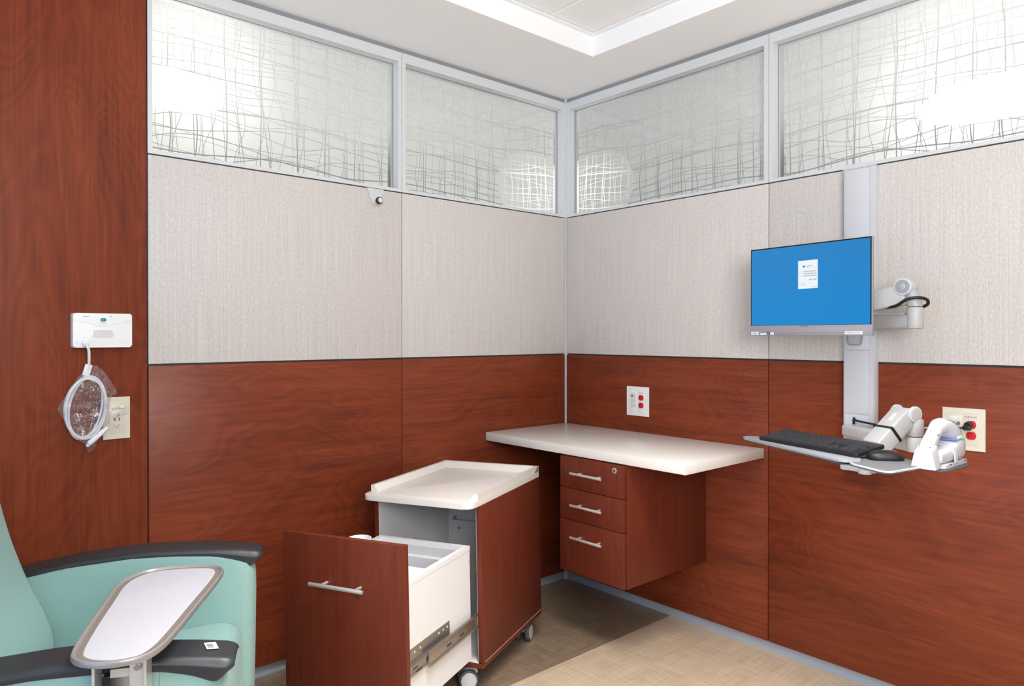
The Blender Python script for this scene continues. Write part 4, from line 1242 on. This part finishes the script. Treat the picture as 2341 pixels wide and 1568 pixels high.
# plug, cords at the right-hand wall plate
pw = thing('power_cord', 'black power cord plugged into the upper red socket behind the scanner', 'cord', Matrix.Translation((-.02, -1.70, .90)))
pM = Matrix.Translation((-.02, -1.70, .90)).inverted()
def pobj(name, bm, mat, parent):
    bmesh.ops.transform(bm, matrix=pM, verts=bm.verts); return obj(name, bm, mat, parent)
bm = nbm(); add_cyl(bm, (-.0100, -1.7015, .908), (-.030, -1.7015, .908), .0105, 18, .003); add_box(bm, (-.040, -1.712, .893), (-.022, -1.690, .908), .004, 2); pobj('plug', bm, BLACK, pw)
bm = nbm(); add_tube(bm, catmull([(-.036, -1.690, .899), (-.037, -1.675, .900), (-.04, -1.65, .902), (-.05, -1.60, .899), (-.06, -1.54, .889), (-.055, -1.48, .883), (-.05, -1.44, .884)], 6), .0032, 8); pobj('lead', bm, BLACK, pw)
nw = thing('network_cord', 'grey network cord from the data jack of the ivory wall plate', 'cord', Matrix.Translation((-.02, -1.66, .90)))
pM = Matrix.Translation((-.02, -1.66, .90)).inverted()
bm = nbm(); add_box(bm, (-.030, -1.670, .9015), (-.0088, -1.659, .9115), .002, 2); add_box(bm, (-.034, -1.668, .899), (-.02, -1.655, .909), .003, 2); pobj('connector', bm, plain('translucent_grey_plug', (140, 140, 138), .3), nw)
bm = nbm(); add_tube(bm, catmull([(-.032, -1.657, .903), (-.04, -1.64, .898), (-.05, -1.60, .893), (-.07, -1.55, .886), (-.06, -1.49, .884)], 6), .0030, 8); pobj('lead', bm, CABLEG, nw)

# ------------------------------------------------------------------ lights of the place, with added fills
def area(name, loc, target, sx, sy, power, col, spread=180):
    l = bpy.data.lights.new(name, 'AREA'); l.shape = 'RECTANGLE'; l.size = sx; l.size_y = sy; l.energy = power; l.color = col; l.spread = math.radians(spread)
    o = bpy.data.objects.new(name, l); C.objects.link(o); o.location = loc
    o.rotation_euler = (V(target) - V(loc)).to_track_quat('-Z', 'Y').to_euler()
    return o
area('ceiling_troffer', (-1.48, -1.85, 2.375), (-1.48, -1.85, 0), .6, 1.2, 37, (1.0, .98, .95), 100)
area('daylight_window', (-4.6, -1.9, .95), (-.4, -.3, .8), 2.6, 1.8, 44, (.42, .65, 1.0))
area('rear_area_light', (-2.0, -4.6, 2.2), (-.8, -.4, .9), 2.0, 1.2, 3, (1.0, .98, .96))  # unseen area light behind the camera, aimed at the corner
area('ceiling_fill', (-2.4, -3.1, 1.6), (-1.6, -2.0, 2.31), 1.0, 1.0, 68, (1.0, .99, .98))  # added lamp out of view, brightens the ceiling
area('ceiling_fill_front', (-1.9, -2.9, 1.9), (-.7, -.9, 2.31), .8, .2, 1.2, (1.0, .995, .99), 70)  # second added lamp, lifts the ceiling ahead of the camera
area('film_backlight_left', (-.9, 1.3, 1.25), (-.9, 0, 2.05), 2.0, .3, 8.5, (1.0, 1.0, 1.0))  # added behind the wall to light the film from the back
area('film_backlight_right', (1.3, -1.0, 1.25), (0, -1.0, 2.05), 2.0, .3, 6, (1.0, 1.0, 1.0))  # same added backlight for the right-hand film

area('bay_fill_left', (-.9, .25, 1.1), (-.9, 3.2, 1.9), 2.4, .3, 16, (1.0, 1.0, 1.0))  # added out of sight to brighten the bay's far wall and ceiling
area('bay_fill_right', (.25, -1.0, 1.1), (3.2, -1.0, 1.9), 2.4, .3, 14, (1.0, 1.0, 1.0))  # matching added fill for the right bay

# lamps of the neighbouring bays, glowing through the frosted film
def glow(name, st, hx, hy, hz):
    t = NT(name)
    tc = t.n('TexCoord').outputs['Object']
    q = t.n('Mapping', Vector=tc, Scale=(1 / hx, 1 / hy, 1 / hz)).outputs[0]
    r = t.n('VectorMath', {'operation': 'LENGTH'}, i0=q).outputs['Value']
    e = t.n('Emission', Color=s2l((255, 251, 246)), Strength=t.math('MULTIPLY', t.math('SUBTRACT', 1.25, r, clamp=True), st))
    return t.done(e)
def lamp(label, loc, sx, sy, sz, st, gx, gy, gz):
    t = thing('pendant_lamp', label, 'lamp', Matrix.Translation((loc[0], loc[1], ZC)))
    dz = loc[2] - ZC
    bm = nbm()
    add_loft(bm, [[(sx * r * math.cos(2 * PI * k / 32), sy * r * math.sin(2 * PI * k / 32), sz * z) for k in range(32)] for r, z in ((.3, -1), (.6, -.9), (.85, -.65), (1, -.25), (1, .25), (.85, .65), (.6, .9), (.3, 1))])
    o = obj('shade', bm, glow('lamp_glow', st, gx, gy, gz), t, True, loc=(0, 0, dz))
    bm = nbm(); add_cyl(bm, (0, 0, dz + sz * .95), (0, 0, 0), .004, 10); obj('stem', bm, ALU, t)
    return t
lamp('lamp glowing white behind the left end of the left-hand frosted window', (-1.70, .25, 2.035), .17, .06, .07, 13, .22, .3, .105)
lamp('lamp glowing white behind the frosted window at the right edge of the photo', (.25, -1.72, 1.95), .06, .25, .07, 13, .3, .32, .105)
lamp('lamp seen as bright lines through the frosted pane just left of the corner', (.20, .45, 1.98), .24, .05, .19, 2.2, .28, .3, .22)
lamp('lamp seen as bright lines through the frosted pane just right of the corner', (.45, .20, 1.98), .05, .24, .19, 2.2, .3, .28, .22)

w = bpy.data.worlds.new('World'); bpy.context.scene.world = w; w.use_nodes = True
bgn = w.node_tree.nodes['Background']; bgn.inputs[0].default_value = (.80, .90, 1.0, 1); bgn.inputs[1].default_value = .14

# ------------------------------------------------------------------ camera
cd = bpy.data.cameras.new('camera'); cam = bpy.data.objects.new('camera', cd); C.objects.link(cam)
FPX = 1619.99
cd.sensor_width = 36; cd.sensor_fit = 'HORIZONTAL'; cd.lens = FPX / 2341 * 36; cd.shift_y = -(784 - 772.03) / 2341
cd.clip_start = .02
yaw, pitch, roll = (0.848545, -0.004601, -0.000414)
F_ = V((math.cos(yaw) * math.cos(pitch), math.sin(yaw) * math.cos(pitch), math.sin(pitch)))
Rt = V((math.sin(yaw), -math.cos(yaw), 0)); Up = Rt.cross(F_)
R2_ = Rt * math.cos(roll) + Up * math.sin(roll); U2_ = Up * math.cos(roll) - Rt * math.sin(roll)
cam.matrix_world = basis((-2.45084, -2.39006, 1.18), R2_, U2_, -F_)
S = bpy.context.scene
S.camera = cam
S.view_settings.view_transform = 'Standard'; S.view_settings.look = 'None'; S.view_settings.gamma = 1.0; S.view_settings.use_curve_mapping = False
S.view_settings.exposure = -0.19
try:
    S.cycles.use_denoising = True
    S.cycles.max_bounces = 10; S.cycles.transparent_max_bounces = 16
    S.cycles.sample_clamp_indirect = 6.0
except Exception:
    pass
